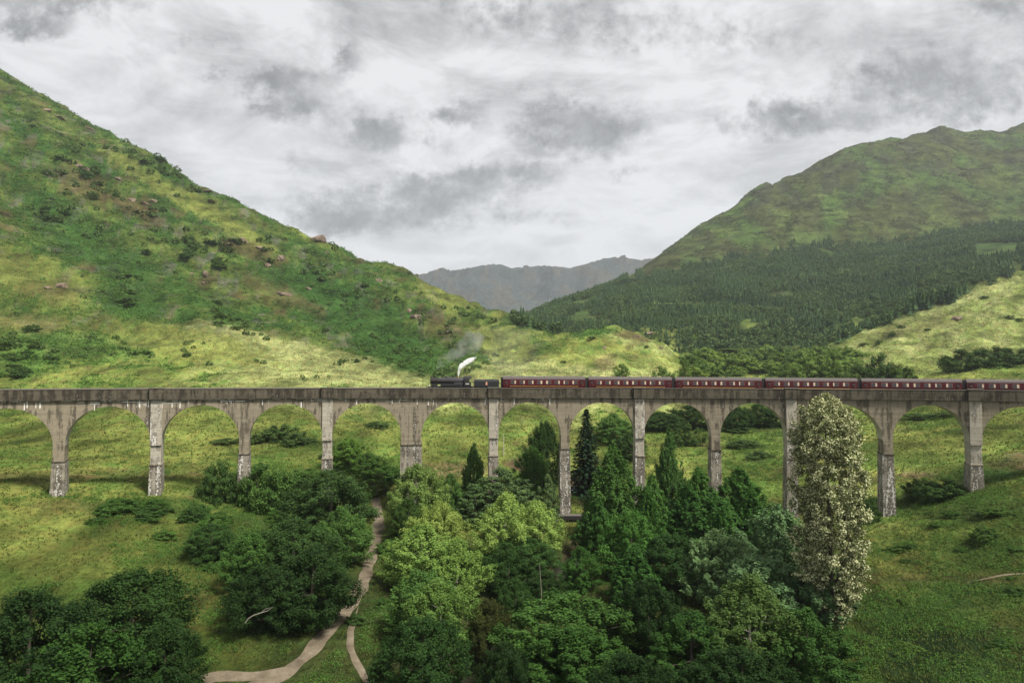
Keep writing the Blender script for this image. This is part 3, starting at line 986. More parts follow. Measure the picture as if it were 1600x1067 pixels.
def make_loco():
    t = empty('steam_locomotive', (0, 0, 0))
    tag(t, 'black steam locomotive at the head of the train, chimney to the left', 'locomotive')
    mb = MB()
    mb.box((5.6, 0, 1.32), (10.4, 2.5, 0.16), 0.02)
    mb.box((0.55, 0, 1.05), (0.35, 2.55, 0.55), 0.02)
    mb.box((5.8, 0, 1.0), (9.6, 1.1, 0.55), 0.02)
    mb.build('running_plate', M['black'], t)
    mb = MB()
    mb.lathe([(0.72, 2.5), (0.76, 2.55), (0.80, 5.2), (0.86, 5.3), (0.87, 8.35), (0.87, 8.6)], (0, 0, 2.62), 'X', 24)
    for x_ in (3.4, 4.5, 5.6, 6.7):
        mb.lathe([(0.80 + 0.012 * (x_ - 2.4), x_), (0.80 + 0.012 * (x_ - 2.4), x_ + 0.06)], (0, 0, 2.62), 'X', 24)
    mb.box((7.4, 0, 2.0), (2.4, 1.62, 1.2), 0.05)
    mb.build('boiler', M['boiler'], t, True)
    mb = MB()
    mb.lathe([(0.55, 0.82), (0.78, 0.9), (0.80, 1.0), (0.80, 2.5), (0.80, 2.54)], (0, 0, 2.62), 'X', 24)
    mb.box((1.7, 0, 1.65), (1.5, 1.2, 0.9), 0.03)
    sb = mb.build('smokebox', M['soot'], t, True)
    mb = MB()
    mb.lathe([(0.3, 0.76), (0.62, 0.80), (0.66, 0.83), (0.66, 0.86)], (0, 0, 2.62), 'X', 20)
    mb.cyl((0.70, 0, 2.62), (0.80, 0, 2.62), 0.07)
    mb.build('smokebox_door', M['black'], sb, True)
    MB().lathe([(0.34, 3.30), (0.26, 3.42), (0.24, 3.68), (0.30, 3.74), (0.30, 3.82), (0.2, 3.82)], (1.72, 0, 0)).build('chimney', M['soot'], t, True)
    MB().lathe([(0.46, 3.35), (0.40, 3.50), (0.34, 3.66), (0.2, 3.76), (0.05, 3.79)], (4.7, 0, 0)).build('steam_dome', M['black'], t, True)
    mb = MB()
    for y_ in (-0.16, 0.16):
        mb.lathe([(0.10, 3.45), (0.08, 3.65), (0.10, 3.72), (0.05, 3.74)], (7.2, y_, 0), n=10)
    mb.build('safety_valves', M['gold'], t, True)
    mb = MB()
    mb.prism([(8.6, 1.35), (10.15, 1.35), (10.15, 2.25), (9.75, 2.45), (9.75, 3.15), (8.6, 3.2)], -1.28, -1.22)
    mb.prism([(8.6, 1.35), (10.15, 1.35), (10.15, 2.25), (9.75, 2.45), (9.75, 3.15), (8.6, 3.2)], 1.22, 1.28)
    mb.box((8.63, 0, 2.3), (0.06, 2.44, 1.8))
    cab = mb.build('cab', M['black'], t)
    rf = MB()
    pts = [(-1.34, 3.12), (-1.15, 3.42), (-0.7, 3.66), (0, 3.76), (0.7, 3.66), (1.15, 3.42), (1.34, 3.12), (1.28, 3.10), (0, 3.66), (-1.28, 3.10)]
    a_ = [rf.bm.verts.new((8.5, y_, z_)) for y_, z_ in pts]; b_ = [rf.bm.verts.new((10.25, y_, z_)) for y_, z_ in pts]
    for k_ in range(len(pts)):
        rf.bm.faces.new((a_[k_], a_[(k_ + 1) % 10], b_[(k_ + 1) % 10], b_[k_]))
    rf.bm.faces.new(a_[::-1]); rf.bm.faces.new(b_)
    rf.build('cab_roof', M['soot'], cab)
    for y_ in (-1.29, 1.29):
        mb = MB(); mb.box((9.15, y_, 2.72), (0.75, 0.03, 0.55), 0.01); mb.build('window', M['glass'], cab)
        mb = MB()
        for q_ in range(5):
            mb.box((8.92 + 0.17 * q_, y_, 2.0), (0.10, 0.03, 0.2))
        mb.build('number_plate', M['white'], cab)
    for x_ in (4.4, 6.4, 8.4):
        for y_ in (-0.79, 0.79):
            wheel(x_, y_, 0.91, t, name='driving_wheel')
    for x_ in (1.1, 2.9):
        for y_ in (-0.79, 0.79):
            wheel(x_, y_, 0.5, t, name='bogie_wheel')
    for y_ in (-1.15, 1.15):
        MB().box((2.0, y_, 1.0), (1.15, 0.45, 0.6), 0.12).build('cylinder', M['black'], t)
        mb = MB(); mb.box((5.8, y_ * 0.9, 0.85), (5.2, 0.06, 0.12)); mb.cyl((2.6, y_ * 0.9, 0.95), (4.5, y_ * 0.9, 0.9), 0.05); mb.build('coupling_rod', M['rail'], t)
        mb = MB(); mb.cyl((-0.05, y_ * 0.75, 1.05), (0.4, y_ * 0.75, 1.05), 0.09); mb.cyl((-0.1, y_ * 0.75, 1.05), (-0.03, y_ * 0.75, 1.05), 0.24); mb.build('buffer', M['soot'], t)
        mb = MB()
        mb.lathe([(0.95, -0.06), (0.95, 0.06)], (0, 0, 0), 'X', 4) if False else None
        mb.box((5.4, y_ * 0.86, 1.72), (4.6, 0.25, 0.62), 0.1)
        mb.build('splasher', M['black'], t)
        MB().box((0.55, y_ * 0.7, 1.55), (0.16, 0.2, 0.34), 0.03).build('headlamp', M['white'], t)
        mb = MB(); mb.tube([(1.2, y_ * 0.72, 2.9), (4, y_ * 0.75, 2.95), (8.5, y_ * 0.78, 3.0)], [0.025] * 3, 6); mb.build('handrail', M['rail'], t)
    MB().box((0.37, 0, 1.05), (0.03, 2.4, 0.42)).build('buffer_beam', M['redbuf'], t)
    return t


def make_tender():
    t = empty('coal_tender', (0, 0, 0))
    tag(t, 'black coal tender with cream and red emblem behind the locomotive', 'tender')
    mb = MB(); mb.box((3.1, 0, 1.28), (6.1, 2.45, 0.16), 0.02); mb.box((3.1, 0, 0.95), (5.8, 1.9, 0.5), 0.02); mb.build('frame', M['soot'], t)
    mb = MB()
    pts = [(-1.26, 1.36), (-1.26, 2.55), (-1.18, 2.8), (-0.95, 3.02), (-0.9, 3.02), (-0.9, 2.6), (0.9, 2.6), (0.9, 3.02), (0.95, 3.02), (1.18, 2.8), (1.26, 2.55), (1.26, 1.36)]
    a_ = [mb.bm.verts.new((0.25, y_, z_)) for y_, z_ in pts]; b_ = [mb.bm.verts.new((6.0, y_, z_)) for y_, z_ in pts]
    n = len(pts)
    for k_ in range(n):
        mb.bm.faces.new((a_[k_], a_[(k_ + 1) % n], b_[(k_ + 1) % n], b_[k_]))
    mb.bm.faces.new(a_[::-1]); mb.bm.faces.new(b_)
    mb.box((5.7, 0, 2.7), (0.6, 1.7, 0.3), 0.05)
    tank = mb.build('tank', M['black'], t)
    V = []
    rr = random.Random(8)
    mb = MB()
    for k_ in range(46):
        c_ = (rr.uniform(0.6, 4.9), rr.uniform(-0.75, 0.75), 2.62 + rr.uniform(0, 0.35))
        bmesh.ops.create_icosphere(mb.bm, subdivisions=1, radius=rr.uniform(0.16, 0.34), matrix=Matrix.Translation(c_) @ Matrix.Diagonal((1, 0.9, 0.7, 1)))
    mb.build('coal', M['coal'], t)
    for y_ in (-1.275, 1.275):
        mb = MB(); mb.cyl((3.1, y_ - 0.01, 2.05), (3.1, y_ + 0.01, 2.05), 0.22, n=14); mb.box((3.1, y_, 2.38), (0.3, 0.025, 0.2)); mb.box((3.1, y_, 1.78), (0.5, 0.025, 0.07)); mb.build('emblem', M['emblem'], tank)
        for x_ in (1.0, 3.1, 5.2):
            wheel(x_, y_ * 0.62, 0.64, t)
        mb = MB(); mb.tube([(0.15, y_ * 0.98, 1.3), (0.12, y_ * 0.98, 2.9)], [0.03, 0.03], 6); mb.build('handrail', M['rail'], t)
    return t


def make_carriage():
    Lc = CAR_L
    t = empty('railway_carriage', (0, 0, 0))
    tag(t, 'maroon railway carriage', 'carriage')
    # body side profile (y, z), extruded along x
    prof = [(-1.30, 1.05), (-1.38, 1.35), (-1.40, 1.9), (-1.36, 2.6), (-1.28, 3.12), (1.28, 3.12), (1.36, 2.6), (1.40, 1.9), (1.38, 1.35), (1.30, 1.05)]
    mb = MB()
    a_ = [mb.bm.verts.new((0, y_, z_)) for y_, z_ in prof]; b_ = [mb.bm.verts.new((Lc, y_, z_)) for y_, z_ in prof]
    for k_ in range(len(prof)):
        mb.bm.faces.new((a_[k_], a_[(k_ + 1) % len(prof)], b_[(k_ + 1) % len(prof)], b_[k_]))
    mb.bm.faces.new(a_[::-1]); mb.bm.faces.new(b_)
    body = mb.build('body', M['maroon'], t)
    mb = MB()
    rp_ = [(-1.31, 3.10), (-1.22, 3.36), (-0.95, 3.60), (-0.5, 3.78), (0, 3.84), (0.5, 3.78), (0.95, 3.60), (1.22, 3.36), (1.31, 3.10)]
    a_ = [mb.bm.verts.new((-0.04, y_, z_)) for y_, z_ in rp_]; b_ = [mb.bm.verts.new((Lc + 0.04, y_, z_)) for y_, z_ in rp_]
    for k_ in range(len(rp_)):
        mb.bm.faces.new((a_[k_], a_[(k_ + 1) % 9], b_[(k_ + 1) % 9], b_[k_]))
    mb.bm.faces.new(a_[::-1]); mb.bm.faces.new(b_)
    for k_ in range(7):
        mb.box((1.8 + k_ * 2.6, 0.25 * (-1) ** k_, 3.86), (0.3, 0.22, 0.14), 0.03)
    mb.build('roof', M['roof'], t)
    rr = random.Random(12)
    for s_ in (-1, 1):
        tilt = Matrix.Rotation(s_ * R(6.5), 4, 'X')
        for k_ in range(8):
            x_ = 2.4 + k_ * (Lc - 4.8) / 7
            mb = MB(); mb.box((x_, s_ * 1.372, 2.42), (1.24, 0.05, 0.92), 0.015, tilt); w_ = mb.build('window', M['frame'], t)
            mb = MB(); mb.box((x_, s_ * 1.392, 2.42), (1.12, 0.03, 0.80), 0, tilt); mb.build('pane', M['glass'], w_)
            # curtain edges and set tables seen in the glass
            mb = MB(); e_ = rr.choice((-1, 1)); wd = rr.uniform(0.24, 0.44)
            mb.box((x_ + e_ * (0.55 - wd / 2), s_ * 1.398, 2.44), (wd, 0.03, 0.72), 0, tilt)
            if rr.random() < 0.6: mb.box((x_ - e_ * 0.15, s_ * 1.416, 2.18), (0.6, 0.03, 0.22), 0, tilt)
            mb.build('curtain', M['cream'], w_)
        for x_ in (0.75, Lc - 0.75):
            mb = MB(); mb.box((x_, s_ * 1.39, 2.12), (0.72, 0.05, 1.9), 0.02); d_ = mb.build('door', M['maroon'], t)
            mb = MB(); mb.box((x_, s_ * 1.41, 2.48), (0.46, 0.04, 0.66), 0.01, tilt); mb.build('window', M['glass'], d_)
            mb = MB(); mb.box((x_ + 0.26, s_ * 1.43, 1.9), (0.1, 0.04, 0.05)); mb.build('handle', M['gold'], d_)
        mb = MB(); mb.box((Lc / 2, s_ * 1.388, 1.52), (Lc - 3.2, 0.03, 0.05)); mb.build('lining', M['gold'], body)
    for x_ in (-0.28, Lc + 0.28):
        MB().box((x_, 0, 2.25), (0.55, 2.2, 2.7), 0.1).build('gangway', M['bogie'], t)
    MB().box((Lc / 2, 0, 0.86), (Lc - 0.4, 2.2, 0.34), 0.03).build('underframe', M['bogie'], t)
    for x_ in (2.8, Lc - 2.8):
        mb = MB()
        for s_ in (-1, 1): mb.box((x_, s_ * 1.0, 0.5), (3.4, 0.14, 0.3), 0.04)
        mb.box((x_, 0, 0.55), (0.5, 2.0, 0.2))
        bg = mb.build('bogie', M['bogie'], t)
        for dx in (-1.25, 1.25):
            for s_ in (-0.79, 0.79):
                wheel(x_ + dx, s_, 0.46, bg)
    return t


def put_on_track(o, th_front, length, r=RAD):
    """front end at angle th_front; chord laid on the curve"""
    th_back = th_front + length / r
    a_ = arc(th_front, r, rail_z(th_front)); b_ = arc(th_back, r, rail_z(th_back))
    d_ = b_ - a_
    o.location = a_
    o.rotation_euler = (0, -math.asin(d_[2] / np.linalg.norm(d_)), math.atan2(d_[1], d_[0]))


PZ = par_top(0) + 1.0
CARPX = [786, 921, 1059, 1201, 1348.5, 1508.5]
cth = [theta_for_px(p_, RAD, PZ) for p_ in CARPX]
cstep = float(np.mean(np.diff(cth)))
put_on_track(make_loco(), theta_for_px(667, RAD, PZ), 10.4)
put_on_track(make_tender(), theta_for_px(739, RAD, PZ), 6.2)
ORD = ['first maroon carriage, coupled straight behind the black coal tender', 'second maroon carriage behind the tender, over the arches beside the knoll', 'third maroon carriage behind the tender, below the pale scrub',
       'fourth maroon carriage behind the tender, partly behind the tall silvery tree', 'fifth maroon carriage behind the tender, just past the tall silvery tree', 'sixth maroon carriage behind the tender, last one before the picture edge']
CAR_L = cstep * RAD - 0.95
car0 = make_carriage()
for k_ in range(6):
    c_ = car0 if k_ == 0 else copy_tree(car0)
    c_['label'] = ORD[k_]
    c_['group'] = 'maroon carriages of the steam train'
    put_on_track(c_, cth[0] + k_ * cstep, CAR_L)


# ------------------------------------------------------------------ steam and smoke
def vol_mat(name, col, dens, nscale, thr0, thr1):
    m, nt, out = new_mat(name)
    k = NT(nt)
    pos = k.n('ShaderNodeNewGeometry').outputs['Position']
    nz = k.noise(pos, nscale, 4, 0.6)
    d = k.math('MULTIPLY', k.maprange(nz, thr0, thr1), dens)
    pv = k.n('ShaderNodeVolumePrincipled')
    pv.inputs['Color'].default_value = (*col, 1)
    pv.inputs['Anisotropy'].default_value = 0.2
    k.L(d, pv.inputs['Density'])
    k.L(pv.outputs[0], out.inputs['Volume'])
    return m


M['steam'] = vol_mat('white_steam', (1, 1, 1), 6.0, 1.1, 0.38, 0.58)
M['smoke'] = vol_mat('grey_smoke', (0.62, 0.62, 0.63), 0.20, 0.35, 0.36, 0.66)
M['thin_smoke'] = vol_mat('thin_smoke', (0.80, 0.80, 0.80), 0.013, 0.13, 0.36, 0.66)


def plume(name, pts, radii, mat, depth, label, cat, seed):
    P = [Vector(at(px, py, depth + k_ * 0.8)) for k_, (px, py) in enumerate(pts)]
    mb = MB(); mb.tube(P, radii, 14)
    bmesh.ops.subdivide_edges(mb.bm, edges=list(mb.bm.edges), cuts=2, use_grid_fill=True)
    me = mb.mesh(name, True)
    n = len(me.vertices)
    co = np.zeros(n * 3, np.float32); me.vertices.foreach_get('co', co); co = co.reshape(-1, 3)
    rm_ = float(np.mean(radii))
    co[:, 0] += rm_ * 0.35 * fbm(co[:, 2] / rm_ * .8, co[:, 1] / rm_ * .8, seed, 3)
    co[:, 2] += rm_ * 0.35 * fbm(co[:, 0] / rm_ * .8, co[:, 1] / rm_ * .8, seed + 5, 3)
    me.vertices.foreach_set('co', co.reshape(-1))
    return tag(link(name, me, mat), label, cat)


dl = float(arc(theta_for_px(700, RAD, PZ), RAD, 0)[1])
plume('steam_jet', [(716, 587), (717, 579), (720, 572), (727, 567), (735, 563), (744, 558)], [0.16, 0.32, 0.5, 0.6, 0.6, 0.2], M['steam'], dl, 'short bright white jet of steam above the locomotive firebox', 'steam', 3)
plume('smoke_plume', [(679, 583), (686, 571), (698, 561), (712, 551), (726, 543), (740, 533), (752, 525)], [0.3, 0.9, 1.3, 1.6, 2.4, 2.8, 1.6], M['smoke'], dl, 'grey smoke rising and drifting right from the locomotive chimney', 'smoke', 9)
plume('smoke_veil', [(745, 548), (765, 540), (785, 545), (805, 552), (830, 540), (850, 530)], [2.2, 4.5, 6.0, 6.5, 4.5, 2.0], M['thin_smoke'], dl + 4, 'faint pale veil of old smoke hanging above the first carriage', 'smoke', 15)


# ------------------------------------------------------------------ vegetation
def unit(v):
    return v / (np.linalg.norm(v, axis=-1, keepdims=True) + 1e-9)


def cards(c, n, size, aspect=0.55, g=rng, along=None):
    """one small pointed leaf (4 vertices) at each centre, facing n"""
    N = len(c)
    r_ = g.normal(size=(N, 3)) if along is None else along
    t = unit(r_ - n * np.sum(r_ * n, 1, keepdims=True))
    b = np.cross(n, t)
    s = np.asarray(size).reshape(-1, 1) * np.ones((N, 1))
    fold = n * s * 0.18
    V = np.stack([c - t * s, c + b * s * aspect + fold, c + t * s, c - b * s * aspect + fold], 1)
    return V.reshape(-1, 3)


def quads_for(nv):
    return np.arange(nv).reshape(-1, 4)


def broadleaf(seed, Hh, W, hb, nclump, nleaf, leaf, squash=0.75, peak=0.45, rc=0.15, point=1.0, rise=0.0):
    """crown vertices: clumps of leaves spread through an uneven envelope; returns verts and clump centres"""
    g = np.random.default_rng(seed)
    hs, C, RC = [], [], []
    for k_ in range(nclump):
        for _ in range(20):
            f = g.random()
            env = (math.sin(PI * min(1, (f / peak) * 0.5 + 0.06)) if f < peak else math.cos(PI / 2 * ((f - peak) / (1 - peak)) ** point * 0.97))
            if g.random() < env + 0.1: break
        a = g.random() * 2 * PI
        lob = 1 + 0.22 * math.sin(2 * a + seed) + 0.16 * math.sin(3 * a + 2.1 * seed + 3 * f) + 0.14 * math.sin(5 * a + 6 * f)
        rad = W / 2 * env * lob * (0.35 + 0.65 * math.sqrt(g.random()))
        C.append((rad * math.cos(a), rad * math.sin(a), Hh * (hb + (1 - hb) * f) + 0))
        RC.append(W * rc * g.uniform(0.65, 1.35))
    C = np.array(C); RC = np.array(RC)
    C[:, 2] -= RC * squash * 0.6
    idx = np.repeat(np.arange(nclump), nleaf)
    d = unit(g.normal(size=(len(idx), 3)) + np.array([0, 0, 0.35]))
    rr = (g.random(len(idx)) ** 0.55)
    off = d * (rr * RC[idx])[:, None] * np.array([1, 1, squash])
    ax = unit(unit(C - np.array([0, 0, Hh * (hb + (1 - hb) * 0.25)])) + np.array([0, 0, 0.35]) + 0.35 * g.normal(size=C.shape))[idx]
    off = off * 0.82 + ax * (np.sum(off * ax, 1) * 0.75)[:, None]
    c = C[idx] + off
    outw = unit(c - np.array([0, 0, Hh * (hb + (1 - hb) * 0.4)]))
    n = unit(d * 0.7 + outw * 0.35 + g.normal(size=d.shape) * 0.55 + np.array([0, 0, 0.35]))
    al = None
    if rise:
        al = g.normal(size=d.shape) * 0.5 + np.array([0, 0, rise]) + outw * 0.5
    return cards(c, n, leaf * g.uniform(0.6, 1.25, len(c)), g=g, along=al), C


def spruce(seed, Hh, W, leaf=0.34):
    g = np.random.default_rng(seed)
    c, n, al = [], [], []
    z = 0.06 * Hh
    while z < Hh * 0.985:
        f = z / Hh
        Lb = W / 2 * (1 - f) ** 0.85 + 0.15
        nb = int(6 + 6 * (1 - f))
        a0 = g.random() * 6.28
        for b in range(nb):
            a = a0 + b * 2 * PI / nb + g.normal() * 0.15
            L_ = Lb * g.uniform(0.7, 1.12)
            m_ = max(4, int(L_ / 0.16))
            s = np.linspace(0.15, 1, m_) * L_
            droop = -0.28 * s + 0.12 * s * s / max(L_, .3)
            w_ = (1.1 - s / L_) * 0.22 * L_ + 0.1
            for q_ in range(2):
                sd = g.uniform(-1, 1, m_) * w_
                c.append(np.c_[np.cos(a) * s - np.sin(a) * sd, np.sin(a) * s + np.cos(a) * sd, z + droop + g.normal(size=m_) * 0.08 - 0.15 * np.abs(sd)])
                n.append(unit(np.c_[np.cos(a) * 0.4 * np.ones(m_), np.sin(a) * 0.4 * np.ones(m_), np.ones(m_)] + g.normal(size=(m_, 3)) * 0.4))
                al.append(np.c_[np.cos(a) * np.ones(m_), np.sin(a) * np.ones(m_), -0.45 * np.ones(m_)] + g.normal(size=(m_, 3)) * 0.3)
        z += 0.32 + 0.25 * (1 - f)
    c = np.vstack(c); n = np.vstack(n); al = np.vstack(al)
    return cards(c, n, leaf * g.uniform(0.6, 1.2, len(c)), 0.45, g, al), c[:: max(1, len(c) // 30)]


def trunk_mesh(seed, Hh, r0, C, top=0.85, limbs=9, lean=0.02):
    g = random.Random(seed)
    mb = MB()
    pts = [(lean * Hh * (k_ / 6) ** 2 * math.sin(seed) + 0.05 * g.uniform(-1, 1), lean * Hh * (k_ / 6) ** 2 * math.cos(seed), Hh * top * k_ / 6 - (0.8 if k_ == 0 else 0)) for k_ in range(7)]
    rad = [r0 * 1.35] + [r0 * (1 - 0.145 * k_) for k_ in range(1, 7)]
    mb.tube(pts, rad, 8)
    if len(C):
        for k_ in range(limbs):
            c = C[g.randrange(len(C))]
            f = min(0.9, max(0.2, c[2] / (Hh * top) - g.uniform(0.1, 0.3)))
            i = f * 6; i0 = min(5, int(i))
            s = Vector(pts[i0]).lerp(Vector(pts[i0 + 1]), i - i0)
            e = Vector(c)
            mid = s.lerp(e, 0.5) + Vector((0, 0, -0.06 * (e - s).length))
            mb.tube([s, mid, e], [r0 * (1 - 0.8 * f) * 0.55, r0 * 0.25 * (1 - .6 * f), r0 * 0.06], 5)
    return mb.mesh('trunk', True)


PROTO = {}


def add_proto(kind, name, mat, Hh, W, verts, C, r0, bark='bark', top=.85, limbs=9, seed=0):
    cm = np_mesh('crown', verts, quads=quads_for(len(verts)))
    cm.materials.append(M[mat])
    tm = trunk_mesh(seed + 3, Hh, r0, C, top, limbs)
    tm.materials.append(M[bark])
    PROTO.setdefault(kind, []).append((name, Hh, W, cm, tm))


for s_ in range(3):
    v, C = broadleaf(10 + s_, 12, 11, 0.02, 300, 150, 0.15, 0.92, 0.42, 0.08, 1.4)
    add_proto('oak', 'broadleaf_tree', 'oak', 12, 11, v, C, 0.32, seed=s_)
for s_ in range(3):
    v, C = broadleaf(20 + s_, 12, 8.5, 0.02, 300, 140, 0.145, 1.1, 0.34, 0.075, 1.15)
    add_proto('alder', 'broadleaf_tree', 'alder', 12, 8.5, v, C, 0.24, seed=s_ + 4)
for s_ in range(3):
    v, C = broadleaf(30 + s_, 12, 9, 0.03, 300, 140, 0.14, 1.15, 0.40, 0.072, 1.3)
    add_proto('birch', 'birch_tree', 'birch', 12, 9, v, C, 0.2, 'pale_bark', seed=s_ + 8)
for s_ in range(2):
    v, C = spruce(40 + s_, 16, 7)
    add_proto('spruce', 'spruce_tree', 'spruce', 16, 7, v, C, 0.24, top=.97, limbs=0, seed=s_ + 12)
for s_ in range(2):
    v, C = broadleaf(50 + s_, 13, 7.5, 0.05, 190, 150, 0.16, 0.6, 0.32, 0.10, 1.1)
    add_proto('pine', 'pine_tree', 'pine', 13, 7.5, v, C, 0.22, seed=s_ + 14)
for s_ in range(2):
    v, C = broadleaf(60 + s_, 14, 8, 0.03, 330, 110, 0.16, 1.9, 0.30, 0.055, 1.4, rise=1.2)
    add_proto('poplar', 'poplar_tree', 'poplar', 14, 8, v, C, 0.2, seed=s_ + 16)
v, C = broadleaf(71, 30, 9.6, 0.0, 900, 150, 0.15, 0.6, 0.48, 0.085, 4.6)
add_proto('silver', 'poplar_tree', 'silver', 30, 9.6, v, C, 0.42, seed=20)
for s_ in range(2):
    v, C = broadleaf(65 + s_, 14, 7, 0.02, 420, 100, 0.16, 1.7, 0.22, 0.058, 0.85, rise=0.9)
    add_proto('conic', 'broadleaf_tree', 'alder', 14, 7, v, C, 0.22, seed=s_ + 22)
for s_ in range(3):
    v, C = broadleaf(80 + s_, 4, 5, -0.05, 90, 110, 0.13, 0.85, 0.4, 0.11, 1.4)
    add_proto('bush', 'bush', 'shrub', 4, 5, v, C, 0.1, limbs=5, seed=s_ + 26)
for s_ in range(3):
    v, C = broadleaf(90 + s_, 4, 5, -0.05, 44, 64, 0.22, 0.8, 0.42, 0.14, 1.4)
    PROTO.setdefault('far_bush', []).append(('bush', 4, 5, np_mesh('bush', v, quads=quads_for(len(v))), None))
    PROTO['far_bush'][-1][3].materials.append(M['shrub'])

TREE_N = 0


def tree(kind, idx, px, depth, ytop, wpx, label, color=(1, 1, 1), cat='tree', group=None, zoff=0.0):
    """stands a tree of the kind on the ground at the depth; its height reaches ytop, its width wpx photo pixels"""
    global TREE_N
    name, Hh, W, cm, tm = PROTO[kind][idx % len(PROTO[kind])]
    x = (px - 800) / F * depth
    z = float(gz(x, depth)) - 0.15 + zoff
    h = zpy(ytop, depth) - z
    w_ = wpx * depth / F
    rnd = random.Random(TREE_N * 7 + 1)
    TREE_N += 1
    rz = rnd.uniform(0, 6.28)
    sx = w_ / W * {'silver': 0.79}.get(kind, 1.0); sz = h / Hh * 0.97
    if tm is None:
        o = link(name, cm)
        o.location = (x, depth, z); o.rotation_euler = (0, 0, rz); o.scale = (sx, sx, sz)
        o.color = (*color, 1)
        return tag(o, label, cat, group)
    t = empty(name, (x, depth, z), rz)
    t.scale = (sx, sx, sz)
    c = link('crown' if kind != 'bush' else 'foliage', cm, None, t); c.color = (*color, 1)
    link('trunk' if kind != 'bush' else 'stem', tm, None, t)
    return tag(t, label, cat, group)


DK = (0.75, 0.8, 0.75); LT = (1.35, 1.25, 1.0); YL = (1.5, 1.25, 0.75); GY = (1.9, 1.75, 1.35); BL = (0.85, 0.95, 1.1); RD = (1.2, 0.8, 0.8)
# ---- behind the viaduct
B_ = 'trees growing behind the viaduct'
tree('spruce', 0, 916, 182, 634, 66, 'tall dark spruce seen through the arch, behind the pier with the bridge at its foot', group=B_)
tree('alder', 0, 958, 236, 645, 66, 'mid green leafy tree just right of the dark spruce behind the arches', group=B_)
tree('oak', 1, 985, 215, 672, 56, 'dark green rounded tree close behind the viaduct, between the spruce and a pier', group=B_)
tree('oak', 2, 850, 178, 654, 60, 'dark leafy tree just left of the pier beside the spruce', DK, group=B_)
tree('alder', 1, 832, 172, 692, 50, 'small dark green tree at the foot of the arch left of the spruce', DK, group=B_)
tree('conic', 0, 741, 170, 690, 42, 'small pointed green tree standing alone in an arch under the locomotive', group=B_)
tree('alder', 2, 546, 186, 682, 66, 'bright green leafy tree in the arch left of the wide pier', LT, group=B_)
tree('oak', 0, 577, 180, 706, 60, 'green rounded tree close left of the wide pier behind the arch', (1.4, 1.4, 1.1), group=B_)
tree('alder', 0, 606, 178, 726, 56, 'low dark green tree right beside the left face of the wide pier', DK, group=B_)
tree('bush', 0, 592, 168, 738, 40, 'round light green bush just behind the big dark oak by the path', LT, 'bush', B_)
tree('bush', 1, 520, 196, 706, 36, 'low green bush near the foot of the pilaster pier left of the wide pier', cat='bush', group=B_)
tree('oak', 1, 1030, 262, 642, 66, 'tall round leafy tree filling the left of the arch behind the slim pointed tree', group=B_)
tree('oak', 2, 1078, 270, 632, 74, 'dark leafy tree high in the arch behind the slim pointed tree', DK, group=B_)
tree('bush', 2, 1068, 235, 660, 46, 'round dark bush low in the arch behind the slim pointed tree', (.9, .95, .85), 'bush', B_)
for k_, (px, d, yt, w_) in enumerate([(1150, 262, 634, 50), (1182, 266, 630, 52), (1212, 268, 634, 46)]):
    tree('oak', k_, px, d, yt, w_, 'dark round tree in the row topping the arch left of the silvery tree', DK, group='dark trees behind the arch left of the silvery tree')
for k_, (px, py, w_, h_) in enumerate([(400, 694, 34, 16), (425, 690, 34, 22), (441, 690, 50, 28), (462, 694, 40, 18), (484, 696, 30, 14), (355, 694, 40, 10), (590, 668, 40, 10), (1160, 700, 50, 14), (1185, 716, 40, 12), (1150, 676, 40, 12), (1440, 655, 50, 10), (1480, 650, 36, 8)]):
    p = hit(px, py, 165)
    if p is not None:
        tree('bush', k_, px, p[1], py - h_, w_, 'low dark bush on the grass bank behind the arches', cat='bush', group='low bushes on the bank behind the arches')
# ---- above the parapet: scrub and hedges on the valley floor behind
for k_, (px, d, yt, w_, lab, colr) in enumerate([
        (1500, 345, 545, 62, 'large dark rounded tree above the fifth carriage roof, left of its two neighbours', DK), (1548, 350, 540, 66, 'large dark rounded tree above the carriage roof between two darker ones', DK), (1592, 352, 544, 60, 'large dark tree at the picture edge above the carriages', DK),
        (1372, 330, 552, 52, 'mid green round tree above the fourth carriage with a darker crown', (0.9, 0.95, .9)), (1342, 335, 565, 44, 'light green low tree left of the mid green round tree above the fourth carriage', LT), (1405, 328, 568, 50, 'olive bush right of the mid green round tree above the carriages', (1.1, 1.05, .8)),
        (1262, 400, 556, 60, 'grey green tree above the gap between third and fourth carriages', None), (1294, 395, 548, 52, 'olive green tree below the pasture, beside the grey green tree', None), (1236, 395, 566, 40, 'small round olive tree left of the grey green tree above the carriages', None),
        (1035, 352, 571, 34, 'small dark bush at the foot of the knoll above the second carriage', None), (1071, 360, 557, 16, 'slim upright tree at the right foot of the knoll', None), (972, 372, 567, 22, 'dark green bush alone on the knoll slope above the second carriage', None), (1310, 350, 572, 44, 'low light green bush between grey green tree and fourth carriage', LT)]):
    tree('bush', k_, px, d, yt, w_, lab, colr or GY, 'tree' if 'tree' in lab else 'bush')
sr = random.Random(77)
for k_ in range(120):
    px = sr.uniform(1075, 1340); py = sr.uniform(556, 590)
    if py < 586 - (px - 1060) * 0.12 - 20 and px < 1140: continue
    p = hit(px, py, 330)
    if p is None or p[1] > 900: continue
    c_ = sr.choice([(2.0, 1.8, 1.35), (2.4, 2.05, 1.35), (2.1, 1.9, 1.7), (1.4, 1.4, 1.15), (2.7, 2.4, 1.9)])
    h_ = sr.uniform(8, 20)
    tree('far_bush', k_, px, p[1], py - h_, h_ * sr.uniform(1.5, 2.6), 'pale green scrub bush on the valley floor between knoll and pasture', c_, 'bush', 'scrub bushes on the valley floor behind the train')

